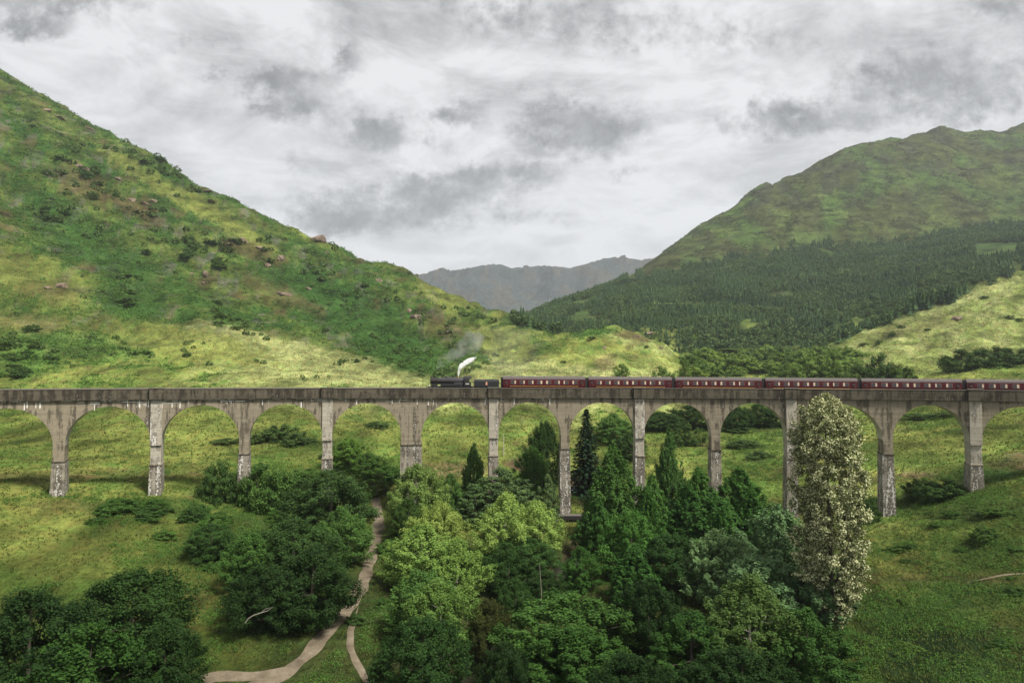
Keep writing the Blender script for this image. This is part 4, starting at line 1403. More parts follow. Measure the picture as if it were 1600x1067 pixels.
# ---- in front of the viaduct
Fg = 'trees in front of the viaduct'
FT = [  # dark colours of the nearest trees include painted vignette shading
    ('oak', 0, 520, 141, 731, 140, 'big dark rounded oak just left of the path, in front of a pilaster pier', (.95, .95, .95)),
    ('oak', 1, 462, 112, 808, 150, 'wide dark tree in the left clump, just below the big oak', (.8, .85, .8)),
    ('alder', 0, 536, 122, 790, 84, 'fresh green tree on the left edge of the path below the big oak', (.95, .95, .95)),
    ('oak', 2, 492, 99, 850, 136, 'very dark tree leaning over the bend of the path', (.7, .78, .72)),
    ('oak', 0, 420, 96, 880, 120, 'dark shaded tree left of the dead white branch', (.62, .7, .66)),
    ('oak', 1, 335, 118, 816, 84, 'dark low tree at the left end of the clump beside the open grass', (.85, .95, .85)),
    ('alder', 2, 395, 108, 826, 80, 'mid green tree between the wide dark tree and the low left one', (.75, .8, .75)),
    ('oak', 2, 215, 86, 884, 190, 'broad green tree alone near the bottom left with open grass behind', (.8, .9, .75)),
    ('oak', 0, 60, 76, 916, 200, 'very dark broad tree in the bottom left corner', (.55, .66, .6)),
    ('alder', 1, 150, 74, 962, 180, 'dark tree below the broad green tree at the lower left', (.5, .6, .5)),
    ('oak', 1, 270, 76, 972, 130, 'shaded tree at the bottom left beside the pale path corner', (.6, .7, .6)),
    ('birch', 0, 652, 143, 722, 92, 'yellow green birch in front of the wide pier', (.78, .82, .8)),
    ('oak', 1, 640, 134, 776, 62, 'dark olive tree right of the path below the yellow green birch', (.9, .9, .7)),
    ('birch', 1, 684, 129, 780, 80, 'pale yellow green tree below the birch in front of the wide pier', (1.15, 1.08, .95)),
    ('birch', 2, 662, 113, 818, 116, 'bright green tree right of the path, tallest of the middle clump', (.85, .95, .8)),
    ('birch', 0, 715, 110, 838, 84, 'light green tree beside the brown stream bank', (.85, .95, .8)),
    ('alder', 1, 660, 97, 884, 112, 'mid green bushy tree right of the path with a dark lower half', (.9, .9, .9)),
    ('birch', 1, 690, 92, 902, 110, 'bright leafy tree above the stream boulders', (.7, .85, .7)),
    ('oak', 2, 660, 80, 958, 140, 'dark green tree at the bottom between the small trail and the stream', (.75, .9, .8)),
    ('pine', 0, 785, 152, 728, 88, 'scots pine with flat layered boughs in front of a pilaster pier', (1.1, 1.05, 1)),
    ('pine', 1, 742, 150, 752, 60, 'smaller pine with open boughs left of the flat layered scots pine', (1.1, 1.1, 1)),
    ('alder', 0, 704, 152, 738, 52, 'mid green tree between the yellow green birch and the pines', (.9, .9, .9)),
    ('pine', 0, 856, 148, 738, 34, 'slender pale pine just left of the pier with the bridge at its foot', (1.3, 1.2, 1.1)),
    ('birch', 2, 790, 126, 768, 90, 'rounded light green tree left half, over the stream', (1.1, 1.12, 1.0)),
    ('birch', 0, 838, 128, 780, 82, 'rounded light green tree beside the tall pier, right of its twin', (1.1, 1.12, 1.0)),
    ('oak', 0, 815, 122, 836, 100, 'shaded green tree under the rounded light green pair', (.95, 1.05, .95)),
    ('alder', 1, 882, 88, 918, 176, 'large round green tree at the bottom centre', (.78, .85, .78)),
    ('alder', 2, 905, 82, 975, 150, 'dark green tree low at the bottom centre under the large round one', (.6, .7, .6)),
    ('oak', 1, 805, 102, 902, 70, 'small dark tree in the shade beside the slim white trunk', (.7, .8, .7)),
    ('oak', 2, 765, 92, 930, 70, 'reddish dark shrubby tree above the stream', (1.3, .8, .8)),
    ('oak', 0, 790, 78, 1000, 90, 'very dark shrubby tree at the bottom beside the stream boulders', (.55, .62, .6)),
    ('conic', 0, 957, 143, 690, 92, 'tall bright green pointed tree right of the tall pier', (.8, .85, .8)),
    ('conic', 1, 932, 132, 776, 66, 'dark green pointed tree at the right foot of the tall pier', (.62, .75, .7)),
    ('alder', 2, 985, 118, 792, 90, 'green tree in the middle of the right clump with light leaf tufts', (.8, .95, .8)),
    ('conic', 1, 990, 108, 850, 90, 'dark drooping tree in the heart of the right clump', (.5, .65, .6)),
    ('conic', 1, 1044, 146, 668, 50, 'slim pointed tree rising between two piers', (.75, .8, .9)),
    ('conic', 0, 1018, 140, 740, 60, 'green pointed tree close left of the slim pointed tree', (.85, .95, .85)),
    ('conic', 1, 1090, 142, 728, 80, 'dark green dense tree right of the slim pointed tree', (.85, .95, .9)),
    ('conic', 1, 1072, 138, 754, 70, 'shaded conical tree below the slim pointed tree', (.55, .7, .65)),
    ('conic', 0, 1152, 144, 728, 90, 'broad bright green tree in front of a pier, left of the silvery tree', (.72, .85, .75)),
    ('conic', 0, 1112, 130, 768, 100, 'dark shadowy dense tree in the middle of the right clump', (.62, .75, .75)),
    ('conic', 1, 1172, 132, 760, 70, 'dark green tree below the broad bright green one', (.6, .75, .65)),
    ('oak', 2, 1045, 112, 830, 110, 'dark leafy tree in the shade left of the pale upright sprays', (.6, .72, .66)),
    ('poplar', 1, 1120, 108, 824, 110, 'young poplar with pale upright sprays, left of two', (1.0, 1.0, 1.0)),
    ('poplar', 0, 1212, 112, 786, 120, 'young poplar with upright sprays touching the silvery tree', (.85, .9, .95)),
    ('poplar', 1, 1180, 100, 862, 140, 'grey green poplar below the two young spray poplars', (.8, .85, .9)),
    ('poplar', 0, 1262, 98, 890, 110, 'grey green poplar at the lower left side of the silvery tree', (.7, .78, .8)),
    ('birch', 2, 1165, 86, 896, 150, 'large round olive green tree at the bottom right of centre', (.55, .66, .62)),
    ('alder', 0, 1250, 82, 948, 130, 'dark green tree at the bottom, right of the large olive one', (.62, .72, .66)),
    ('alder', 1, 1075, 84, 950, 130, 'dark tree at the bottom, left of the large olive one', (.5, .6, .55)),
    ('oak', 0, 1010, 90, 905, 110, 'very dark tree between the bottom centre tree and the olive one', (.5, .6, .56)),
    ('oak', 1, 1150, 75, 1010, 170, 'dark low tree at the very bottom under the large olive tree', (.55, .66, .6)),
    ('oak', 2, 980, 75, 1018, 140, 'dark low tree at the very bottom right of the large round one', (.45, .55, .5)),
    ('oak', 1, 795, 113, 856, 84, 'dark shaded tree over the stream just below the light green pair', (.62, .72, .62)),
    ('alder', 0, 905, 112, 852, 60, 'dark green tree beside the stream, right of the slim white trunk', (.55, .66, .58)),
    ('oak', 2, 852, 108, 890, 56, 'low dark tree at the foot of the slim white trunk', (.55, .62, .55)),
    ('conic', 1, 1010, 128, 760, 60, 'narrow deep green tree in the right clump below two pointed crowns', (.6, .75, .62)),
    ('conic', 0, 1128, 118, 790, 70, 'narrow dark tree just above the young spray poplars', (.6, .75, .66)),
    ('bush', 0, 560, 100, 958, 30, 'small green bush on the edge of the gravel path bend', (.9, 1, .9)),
    ('bush', 1, 345, 146, 716, 52, 'dark thin bush beside the pier on the left bank', (.8, .9, .8)),
    ('bush', 2, 365, 147, 738, 46, 'low dark bush right at the foot of the third pier', (.75, .85, .75)),
    ('bush', 0, 405, 146, 724, 60, 'green bush just right of the foot of the third pier', (1, 1.15, .9)),
    ('bush', 1, 440, 146, 726, 70, 'broad green bush between the third pier and the big oak', (1.05, 1.2, .9)),
    ('bush', 1, 1532, 118, 820, 40, 'small round bush alone on the right slope below the last pier', (1, 1.1, .85)),
    ('bush', 2, 1436, 149, 748, 50, 'dark bush a little right of the pier beyond the silvery tree', (.7, .8, .7)),
    ('bush', 0, 1474, 146, 746, 56, 'dark shady bush between the two right-hand piers', (.7, .85, .7)),
    ('bush', 1, 1346, 146, 770, 40, 'dark bush left of the pier beyond the silvery tree', (.75, .85, .7)),
    ('silver', 0, 1292, 97, 604, 136, 'very tall silvery white flecked poplar hiding a pier of the viaduct', (1, 1, 1)),
]
for k_, (kd, ix, px, d, yt, w_, lab, colr) in enumerate(FT):
    if d < 100 and kd == 'oak': colr = tuple(c_ * .72 for c_ in colr)  # near oaks: vignette darkness painted into the crown colour
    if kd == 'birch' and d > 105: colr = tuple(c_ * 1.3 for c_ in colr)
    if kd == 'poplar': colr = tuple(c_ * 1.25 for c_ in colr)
    if d < 90 and kd in ('alder', 'birch'): colr = tuple(c_ * .78 for c_ in colr)  # same painted vignette darkening on the nearest alders and birches
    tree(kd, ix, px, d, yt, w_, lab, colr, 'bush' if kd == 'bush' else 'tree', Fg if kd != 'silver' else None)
# trees standing just outside the frame's lower corners so the wood goes on to the sides
for k_, (px, d, yt, w_) in enumerate([(-120, 80, 900, 200), (-260, 95, 820, 180), (-60, 66, 1010, 180)]):
    tree('oak', k_, px, d, yt, w_, 'dark broad tree just beyond the left edge of the view', (.6, .7, .6), group='trees beyond the left edge')

lbr = random.Random(31)
for k_ in range(46):
    cx_, cy_, sx_, sy_ = lbr.choice([(390, 800, 60, 34), (330, 850, 60, 36), (420, 760, 70, 20), (250, 800, 80, 14), (600, 900, 14, 40), (560, 760, 30, 20)])
    px, py = cx_ + lbr.gauss(0, .7) * sx_, cy_ + lbr.gauss(0, .7) * sy_
    p = hit(px, py, 70)
    if p is None or np.min(np.hypot(PATH[:, 0] - p[0], PATH[:, 1] - p[1])) < 3.2: continue
    w_ = lbr.uniform(22, 46)
    tree('bush', k_, px, p[1], py - w_ * lbr.uniform(.35, .6), w_, 'low green bush in the scrub on the bank left of the path', lbr.choice([(.9, 1.1, .8), (1.1, 1.3, .9), (.75, .9, .75), (1.25, 1.4, 1)]), 'bush', 'low scrub bushes left of the path')
for k_ in range(16):
    px, py = lbr.uniform(1385, 1600), lbr.uniform(770, 1060)
    p = hit(px, py, 70)
    if p is None: continue
    w_ = lbr.uniform(16, 40)
    tree('bush', k_, px, p[1], py - w_ * lbr.uniform(.3, .45), w_, 'low dark bush in the bracken on the right slope below the viaduct', lbr.choice([(.8, 1.0, .7), (.65, .8, .6), (1, 1.1, .75)]), 'bush', 'low bushes on the right slope')

# slim bare trunk, dead branch
mb = MB(); p0 = at(846, 925, 101); p1 = at(843, 880, 101)
mb.tube([p0 + np.array([0, 0, -3.5]), p0, p1], [0.06, 0.05, 0.03], 7)
tag(mb.build('bare_trunk', M['birch_bark'], None, True), 'slim white bare tree trunk in the shade under the light green trees', 'tree trunk')
mb = MB()
P = [Vector(at(px, py, 87)) for px, py in ((383, 973), (388, 966), (396, 961), (408, 957), (418, 954), (426, 948))]
mb.tube(P, [0.07, 0.08, 0.07, 0.06, 0.045, 0.02], 6)
mb.tube([P[3], P[3] + Vector((.5, .1, .45)), P[3] + Vector((1.2, .2, .6))], [.04, .03, .01], 5)
tag(mb.build('dead_branch', M['birch_bark'], None, True), 'bare bleached dead branch sticking out among dark leaves', 'branch')

# telegraph pole seen through an arch
tp = hit(787, 712, 165)
mb = MB(); mb.cyl(tp - np.array([0, 0, .5]), tp + np.array([0, 0, 6.4]), 0.14, 0.10, 10)
pole = mb.build('utility_pole', M['pale_bark'], None, True)
tag(pole, 'thin pale wooden pole standing in the grass seen through an arch', 'pole')

# footbridge and bank by the river
fb = empty('footbridge', (0, 118, float(gz(6, 118)) + 1.2))
tag(fb, 'small flat footbridge with a pale deck over the dark stream', 'bridge')
mb = MB(); mb.box((1.5, 0, 0.9), (17, 1.9, 0.14), 0.02); mb.build('deck', M['gravel'], fb)
mb = MB(); mb.box((1.5, -0.8, 0.62), (17, 0.2, 0.4)); mb.box((1.5, 0.8, 0.62), (17, 0.2, 0.4)); mb.build('beam', M['bogie'], fb)
for s_ in (-1, 1):
    mb = MB(); mb.box((1.5 + s_ * 7.6, 0, -1.0), (1.3, 2.3, 3.2), 0.05); mb.build('abutment', M['pier'], fb)
pb = arc(PTH[9], RF - 3.2, 0)
fz = zpy(809, pb[1])
fb2 = empty('road_bridge', (float(pb[0]) + 1.2, float(pb[1]), fz))
tag(fb2, 'dark green steel girder bridge at the foot of the tall pier', 'bridge')
mb = MB(); mb.box((0, 0, 0), (7.5, 0.35, 0.9), 0.03); mb.build('girder', M['bogie'], fb2)
mb = MB(); mb.box((0, 1.2, 0.3), (7.5, 2.4, 0.2), 0.02); mb.build('deck', M['ballast'], fb2)
for s_ in (-1, 1):
    mb = MB(); mb.box((s_ * 3.4, 1.0, -1.6), (0.9, 2.4, 2.4), 0.04); mb.build('abutment', M['pier'], fb2)

# ------------------------------------------------------------------ rocks
def rock_mesh(seed, n=3):
    bm = bmesh.new()
    bmesh.ops.create_icosphere(bm, subdivisions=n, radius=1.0)
    me = bpy.data.meshes.new('rock')
    bm.to_mesh(me); bm.free()
    co = np.zeros(len(me.vertices) * 3, np.float32); me.vertices.foreach_get('co', co); co = co.reshape(-1, 3)
    g = np.random.default_rng(seed)
    for _ in range(9):   # cut flat facets
        nn = unit(g.normal(size=3)); d_ = g.uniform(0.45, 0.8)
        e = co @ nn - d_
        co -= np.maximum(e, 0)[:, None] * nn
    co *= (1 + 0.12 * fbm(co[:, 0] * 2.5 + seed, co[:, 1] * 2.5 + co[:, 2] * 2, seed, 3))[:, None]
    me.vertices.foreach_set('co', co.reshape(-1)); me.update()
    me.materials.append(M['rock'])
    return me


ROCKS = [rock_mesh(s_) for s_ in range(5)]
GR = 'rock outcrops on the left hill'
rk = random.Random(5)


def rock(px, py, wpx, hpx, label, group, k_, dmin=60, d=None):
    p = hit(px, py, dmin) if d is None else None
    if p is None:
        if d is None: return
        x = (px - 800) / F * d
        p = np.array([x, d, gz(x, d)])
    o = link('rock', ROCKS[k_ % 5])
    s_ = p[1] / F
    o.location = (p[0], p[1] + 0.2 * wpx * s_, p[2] + 0.08 * hpx * s_)
    q_ = 1.1 if p[1] > 290 else 1.0
    o.scale = (wpx * s_ * 0.62 * q_, wpx * s_ * 0.55 * q_, hpx * s_ * 0.75 * q_)
    o.rotation_euler = (rk.uniform(-.3, .3), rk.uniform(-.3, .3), rk.uniform(0, 6))
    tag(o, label, 'rock', group)


rock(498, 378, 26, 20, 'large pinkish brown crag on the skyline of the left hill', GR, 0, 290)
for k_, (px, py, w_, h_) in enumerate([(440, 408, 12, 11), (405, 398, 16, 8), (380, 380, 14, 10), (322, 441, 10, 11), (318, 449, 8, 6), (95, 453, 14, 8), (92, 184, 18, 5), (72, 176, 12, 5), (205, 318, 12, 6), (225, 326, 16, 7), (238, 322, 10, 6), (180, 282, 12, 6),
                                   (132, 270, 12, 7), (120, 262, 10, 6), (445, 466, 18, 7), (415, 420, 12, 6), (320, 300, 16, 3), (355, 388, 9, 7), (590, 440, 10, 6), (480, 455, 9, 6), (650, 500, 14, 9), (640, 496, 10, 8), (510, 396, 10, 5), (735, 440, 9, 4), (330, 318, 20, 3), (140, 205, 12, 4), (700, 520, 12, 7), (300, 430, 6, 4), (75, 455, 10, 4)]):
    rock(px, py, w_, h_, 'brown grey rock outcrop among bracken on the left hillside', GR, k_ + 1, 290)
for k_, (px, py, w_, h_) in enumerate([(1012, 523, 14, 4), (995, 527, 12, 4), (945, 545, 9, 5), (1378, 505, 14, 3), (1498, 504, 14, 6), (1033, 545, 8, 3)]):
    rock(px, py, w_, h_, 'low grey brown rock on the grassy knoll or pasture behind the train', 'rocks behind the train', k_, 330)
for k_ in range(26):
    yy = 80 + 16 * rk.random()
    xx = float(np.interp(yy, RIVER[:, 1], RIVER[:, 0])) + rk.uniform(-4.0, 3.4)
    sz_ = rk.uniform(4, 13)
    rock(800 + F * xx / yy, 0, sz_, sz_ * 0.7, 'pale brown boulder in the stream bed at the bottom of the view', 'boulders in the stream', k_, d=yy)

# ------------------------------------------------------------------ hillside bushes (one object each)
HB = 'bushes scattered over the left hillside'
hb = random.Random(21)
CL = [(315, 400, 50, 22, 20, 15), (350, 385, 30, 12, 8, 13), (205, 465, 24, 24, 12, 13), (345, 498, 22, 12, 8, 13), (375, 510, 34, 10, 9, 11), (410, 528, 28, 12, 6, 9), (35, 548, 40, 26, 22, 17), (20, 590, 22, 12, 8, 18), (100, 560, 30, 14, 8, 11),
      (150, 530, 30, 6, 6, 10), (190, 550, 26, 12, 6, 12), (232, 556, 8, 6, 2, 12), (290, 553, 14, 6, 3, 12), (228, 395, 8, 12, 3, 12), (330, 572, 6, 4, 1, 12), (405, 570, 12, 4, 2, 10), (300, 540, 20, 6, 4, 8), (470, 425, 70, 30, 16, 10), (590, 462, 60, 14, 12, 11),
      (520, 500, 70, 26, 14, 9), (640, 560, 60, 22, 24, 10), (680, 585, 40, 12, 16, 10), (600, 540, 50, 20, 10, 9), (690, 500, 40, 24, 12, 10), (745, 500, 20, 10, 8, 10), (720, 540, 26, 16, 8, 8), (770, 570, 30, 10, 8, 7), (540, 568, 14, 6, 3, 10), (560, 565, 8, 4, 2, 12),
      (110, 270, 34, 14, 14, 13), (150, 300, 30, 14, 10, 12), (225, 330, 36, 10, 10, 11), (160, 240, 60, 12, 10, 10), (235, 262, 36, 12, 12, 11), (300, 300, 36, 14, 10, 9), (270, 280, 30, 10, 8, 10), (100, 345, 60, 24, 14, 11), (60, 330, 30, 10, 6, 11), (230, 370, 50, 14, 8, 10),
      (530, 388, 14, 6, 4, 11), (505, 372, 3, 2, 1, 6), (640, 428, 30, 6, 5, 8), (40, 200, 40, 12, 6, 8), (200, 225, 6, 4, 3, 8), (430, 385, 30, 12, 8, 10), (250, 430, 40, 14, 4, 7), (150, 460, 40, 20, 4, 8), (500, 590, 60, 8, 4, 7)]
SMALL = []
for (cx_, cy_, sx_, sy_, n_, sz_) in CL:
    for q_ in range(n_):
        px = cx_ + hb.gauss(0, 0.6) * sx_; py = cy_ + hb.gauss(0, 0.6) * sy_
        if py > 602 or px < -200: continue
        p = hit(px, py, 280)
        if p is None or p[1] > 900: continue
        w_ = sz_ * hb.uniform(0.6, 1.3)
        if w_ < 13.2:
            SMALL.append((p[0], p[1], w_ * p[1] / F)); continue
        tree('far_bush', hb.randrange(3), px, p[1], py - w_ * hb.uniform(0.35, 0.75), w_ * 1.15, 'small dark green bush on the left hillside', hb.choice([(.75, .9, .8), (1, 1.1, .9), (.9, .85, .7), (1.2, 1.3, 1)]), 'bush', HB)
# pasture and knoll bushes
for k_, (px, py, w_) in enumerate([(1450, 520, 10), (1580, 500, 12), (1595, 505, 12), (1540, 470, 12), (1410, 515, 12), (1395, 525, 10), (1350, 545, 14), (1375, 537, 10), (1560, 430, 14), (925, 535, 14), (880, 570, 10), (1010, 545, 8), (960, 580, 8)]):
    p = hit(px, py, 330)
    if p is not None and p[1] < 800:
        tree('far_bush', k_, px, p[1], py - w_ * .7, w_, 'small bush on the open grass behind the train, right of the left hill', (.9, 1, .8), 'bush', 'bushes on the knoll and pasture')


# ------------------------------------------------------------------ far conifer wood on the right hill (one mass)
g = np.random.default_rng(99)
NT_ = 100000
tt = g.uniform(0.0, 1.25, NT_); dd = np.sqrt(g.uniform(560 ** 2, 1450 ** 2, NT_))
xx, yy = tt * dd, dd
zz = gz(xx, yy)
ppx, ppy = project(xx, yy, zz)
dens = fbm(xx / 70, yy / 90, 301, 4)
jit = 9 * pnoise(ppx / 14, ppy / 14, 310) + 10 * pnoise(ppx / 45, ppy / 45, 312)
keep = inpoly(ppx, ppy + jit, WPOLY) & (dens > -0.46 + 0.25 * smoothstep(500, 560, ppy)) & ~((np.abs(ppx - 1558) < 34) & (np.abs(ppy - 392) < 12))
# behind the near crests the wood still goes on
hidden = (yy > 600) & (yy < 1150) & (tt < 0.30) & (ppy > 505)
keep |= hidden & (g.random(NT_) < .5) & (tt > 0.02)
xx, yy, zz, dens, ppy, ppx = (a_[keep] for a_ in (xx, yy, zz, dens, ppy, ppx))
nT = min(len(xx), 26000)
xx, yy, zz, dens, ppy, ppx = (a_[:nT] for a_ in (xx, yy, zz, dens, ppy, ppx))
conif = pnoise(xx / 60, yy / 80, 305) + 0.35 * g.normal(size=nT) > -0.12 + 0.5 * smoothstep(500, 560, ppy)
hh = np.where(conif, g.uniform(7, 13, nT), g.uniform(6, 10, nT)) * (0.8 + 0.35 * smoothstep(-.3, .5, dens))
# conifers: 4 ragged skirts; broadleaf: cloud of big leaf clusters
cv, cq, ct = [], [], []
idx = np.nonzero(conif)[0]
V_, T_ = [], []
base = 0
NS = 8
for lv in range(5):
    f0 = lv / 5; f1 = min(1.0, f0 + 0.36)
    rad = (0.25 * (1 - f0) + 0.015) * hh[idx] * g.uniform(0.75, 1.25, len(idx))
    an = (np.arange(NS) / NS * 2 * PI)[None] + g.uniform(0, 6, (len(idx), 1))
    rr_ = rad[:, None] * g.uniform(0.45, 1.25, (len(idx), NS))
    ring = np.stack([xx[idx][:, None] + rr_ * np.cos(an), yy[idx][:, None] + rr_ * np.sin(an), (zz[idx] + hh[idx] * (0.04 + f0 * .92))[:, None] - 0.25 * rr_ + g.normal(size=rr_.shape) * .2], -1)
    apex = np.stack([xx[idx], yy[idx], zz[idx] + hh[idx] * f1], -1)[:, None]
    vv = np.concatenate([ring, apex], 1)
    b0 = base + np.arange(len(idx))[:, None] * (NS + 1)
    k_ = np.arange(NS)[None]
    T_.append(np.stack([b0 + k_, b0 + (k_ + 1) % NS, b0 + NS + 0 * k_], -1).reshape(-1, 3))
    V_.append(vv.reshape(-1, 3)); base += vv.shape[0] * (NS + 1)
M['far_conifer'] = leaf_mat('far_conifer', (0.002, 0.012, 0.008), (0.062, 0.115, 0.038), transl=0.05, vscale=0.012, spec=0.05, iw=0.25)
M['far_broadleaf'] = leaf_mat('far_broadleaf', (0.022, 0.052, 0.016), (0.105, 0.155, 0.052), transl=0.2, vscale=0.02, iw=0.35)
# colour variety by tree via islands: every skirt is an island
o = link('conifer_wood', np_mesh('conifer_wood', np.vstack(V_), tris=np.vstack(T_)), M['far_conifer'])
tag(o, 'dark conifer wood covering the lower slope of the right hill', 'wood', kind='stuff')
idx = np.nonzero(~conif)[0]
NL = 46
ci = np.repeat(idx, NL)
d_ = unit(g.normal(size=(len(ci), 3)) + np.array([0, 0, .3]))
cc = np.c_[xx[ci], yy[ci], zz[ci] + hh[ci] * 0.55] + d_ * (hh[ci] * g.uniform(.2, .46, len(ci)))[:, None] * np.array([.85, .85, 1])
vv = cards(cc, unit(d_ + .4 * g.normal(size=d_.shape)), hh[ci] * 0.12 * g.uniform(.7, 1.3, len(ci)), .7, g)
o = link('broadleaf_wood', np_mesh('broadleaf_wood', vv, quads=quads_for(len(vv))), M['far_broadleaf'])
tag(o, 'pale broadleaf wood mixed through the conifers of the right hill', 'wood', kind='stuff')

# ------------------------------------------------------------------ grass, bracken, heather (ground cover)
def ground_scatter(n, d0_, d1_, t0, t1, g, power=1.0):
    t = g.uniform(t0, t1, n)
    # even in the picture-independent sense of log distance, so near ground is as full as far ground
    d = np.exp(g.uniform(math.log(d0_), math.log(d1_), n))
    return t * d, d


M['grass'] = leaf_mat('grass_blades', (0.060, 0.094, 0.018), (0.112, 0.138, 0.034), transl=0.25)
g = np.random.default_rng(123)
x, y = ground_scatter(90000, 62, 290, -1.0, 1.05, g)
okm = (dist_poly(x, y, PATH) > 2.2) & (dist_poly(x, y, RIVER) > 3.5) & (dist_poly(x, y, PATH2) > 2.3) & (dist_poly(x, y, TRAIL) > .9) & (fbm(x / 6, y / 6, 401, 3) > -0.35)
x, y = x[okm], y[okm]
z = gz(x, y)
K = 4
sc = (0.14 + 0.0021 * y) * g.uniform(.6, 1.4, len(x))
V = []
ang = g.uniform(0, 6.28, (len(x), K)); le = g.uniform(.2, .9, (len(x), K))
bx, by = x[:, None] + g.normal(size=ang.shape) * .25 * sc[:, None], y[:, None] + g.normal(size=ang.shape) * .25 * sc[:, None]
bz = (z[:, None] - 0.03) * np.ones_like(ang)
wd = 0.16 * sc[:, None]
a_ = np.stack([bx - np.sin(ang) * wd, by + np.cos(ang) * wd, bz], -1)
b_ = np.stack([bx + np.sin(ang) * wd, by - np.cos(ang) * wd, bz], -1)
c_ = np.stack([bx + np.cos(ang) * le * sc[:, None], by + np.sin(ang) * le * sc[:, None], bz + sc[:, None] * g.uniform(.5, 1.1, ang.shape)], -1)
V = np.stack([a_, b_, c_], 2).reshape(-1, 3)
o = link('grass', np_mesh('grass', V, tris=np.arange(len(V)).reshape(-1, 3)), M['grass'])
tag(o, 'rough yellow green grass over the valley floor', 'grass', kind='stuff')


def fronds(name, x, y, size, mat, label, cat, g, K=9, up=.5, hfac=.5, fs=.26):
    z = gz(x, y)
    ci = np.repeat(np.arange(len(x)), K)
    d_ = unit(g.normal(size=(len(ci), 3)) * np.array([1, 1, .5]) + np.array([0, 0, .35]))
    s_ = size[ci]
    c = np.c_[x[ci], y[ci], z[ci]] + np.c_[d_[:, :2] * s_[:, None] * .55, (np.abs(d_[:, 2]) * s_ * hfac)]
    n = unit(d_ * .5 + np.array([0, 0, up]) + .45 * g.normal(size=d_.shape))
    vv = cards(c, n, s_ * fs * g.uniform(.6, 1.3, len(ci)), .5, g)
    o = link(name, np_mesh(name, vv, quads=quads_for(len(vv))), mat)
    return tag(o, label, cat, kind='stuff')


def mask_at(x, y, arr):
    t = np.clip((x / y - TG[0]) / (TG[1] - TG[0]), 0, NTC - 1).astype(int)
    l = np.clip((np.log(y) - LG[0]) / (LG[1] - LG[0]), 0, NDR - 1).astype(int)
    return arr[l, t]


dkm = smoothstep(0.185, 0.11, TC.sum(-1) - TC[..., 1]) * (TC[..., 1] > TC[..., 0] * 1.25)   # where the turf is bracken green
# near bracken banks
x, y = ground_scatter(60000, 66, 285, -1.0, 1.05, g)
px_, py_ = project(x, y, gz(x, y))
near = np.zeros(len(x))
for (cx_, cy_, rx, ry) in [(235, 785, 130, 18), (300, 860, 150, 24), (370, 790, 90, 24), (320, 905, 90, 30), (200, 815, 80, 12), (1500, 790, 170, 46), (1520, 860, 150, 46), (1450, 960, 170, 70), (1540, 1030, 170, 80), (380, 850, 120, 40), (420, 930, 80, 60), (1190, 700, 60, 24), (1170, 745, 70, 20), (1150, 670, 60, 14), (430, 740, 90, 26), (120, 775, 60, 9), (1450, 655, 60, 12), (470, 690, 90, 14), (540, 740, 100, 40), (360, 960, 60, 60), (1400, 1000, 80, 60), (700, 760, 160, 30)]:
    near = np.maximum(near, np.exp(-(((px_ - cx_) / rx) ** 2 + ((py_ - cy_) / ry) ** 2)))
near = near + 0.75 * fbm(x / 9, y / 12, 411, 4) - 0.12 * (px_ > 1380) + 0.5 * (mask_at(x, y, und) > .4)
okm = (near > .44) & (dist_poly(x, y, PATH) > 3.0) & (dist_poly(x, y, RIVER) > 3.4) & (dist_poly(x, y, PATH2) > 3) & (dist_poly(x, y, TRAIL) > 1.3)
x, y = x[okm], y[okm]
fronds('bracken', x, y, (0.45 + .0034 * y) * g.uniform(.6, 1.5, len(x)), M['bracken'], 'deep green bracken banks on the valley floor around the trees', 'bracken', g, 26, fs=.115)
# hillside bracken and tussocks
x, y = ground_scatter(150000, 290, 900, -0.95, 0.95, g)
tt = x / y
vis = ((tt < 0.06) | (y < 760))
md = mask_at(x, y, dkm) + 0.35 * fbm(x / 12, y / 16, 421, 3)
k1 = vis & (md > .62)
fronds('hillside_bracken', x[k1][:42000], y[k1][:42000], (.5 + .0030 * y[k1][:42000]) * g.uniform(.6, 1.5, len(x[k1][:42000])), M['bracken'], 'dark green bracken bands across the left hillside', 'bracken', g, 6, hfac=.45)
k2 = vis & (md < .45) & (fbm(x / 8, y / 10, 431, 3) > -.15)
x2, y2 = x[k2][:40000], y[k2][:40000]
M['tussock'] = leaf_mat('tussock_grass', (0.110, 0.138, 0.038), (0.205, 0.215, 0.080), transl=0.2)
fronds('hillside_grass', x2, y2, (.35 + .0019 * y2) * g.uniform(.6, 1.5, len(x2)), M['tussock'], 'pale grass tussocks over the hillsides', 'grass', g, 4, up=.2, hfac=.6)
SM = np.array(SMALL)
fronds('hillside_shrubs', SM[:, 0], SM[:, 1], SM[:, 2] * .8, M['shrub'], 'small dark shrubs and heather clumps thickly scattered over the left hillside', 'shrubs', g, 40, hfac=.7)
# heather and rough growth of the right mountain
x, y = ground_scatter(110000, 1150, 1850, 0.12, 1.0, g)
hz_ = fbm(x / 45, y / 60, 441, 4)
k3 = hz_ > .12
M['heather'] = leaf_mat('heather', (0.020, 0.030, 0.013), (0.090, 0.100, 0.040), transl=0.05, vscale=0.02, spec=0.05)
fronds('heather', x[k3][:36000], y[k3][:36000], g.uniform(1.6, 5, len(x[k3][:36000])), M['heather'], 'dark heather and rough growth on the right mountain', 'heather', g, 6, hfac=.3)

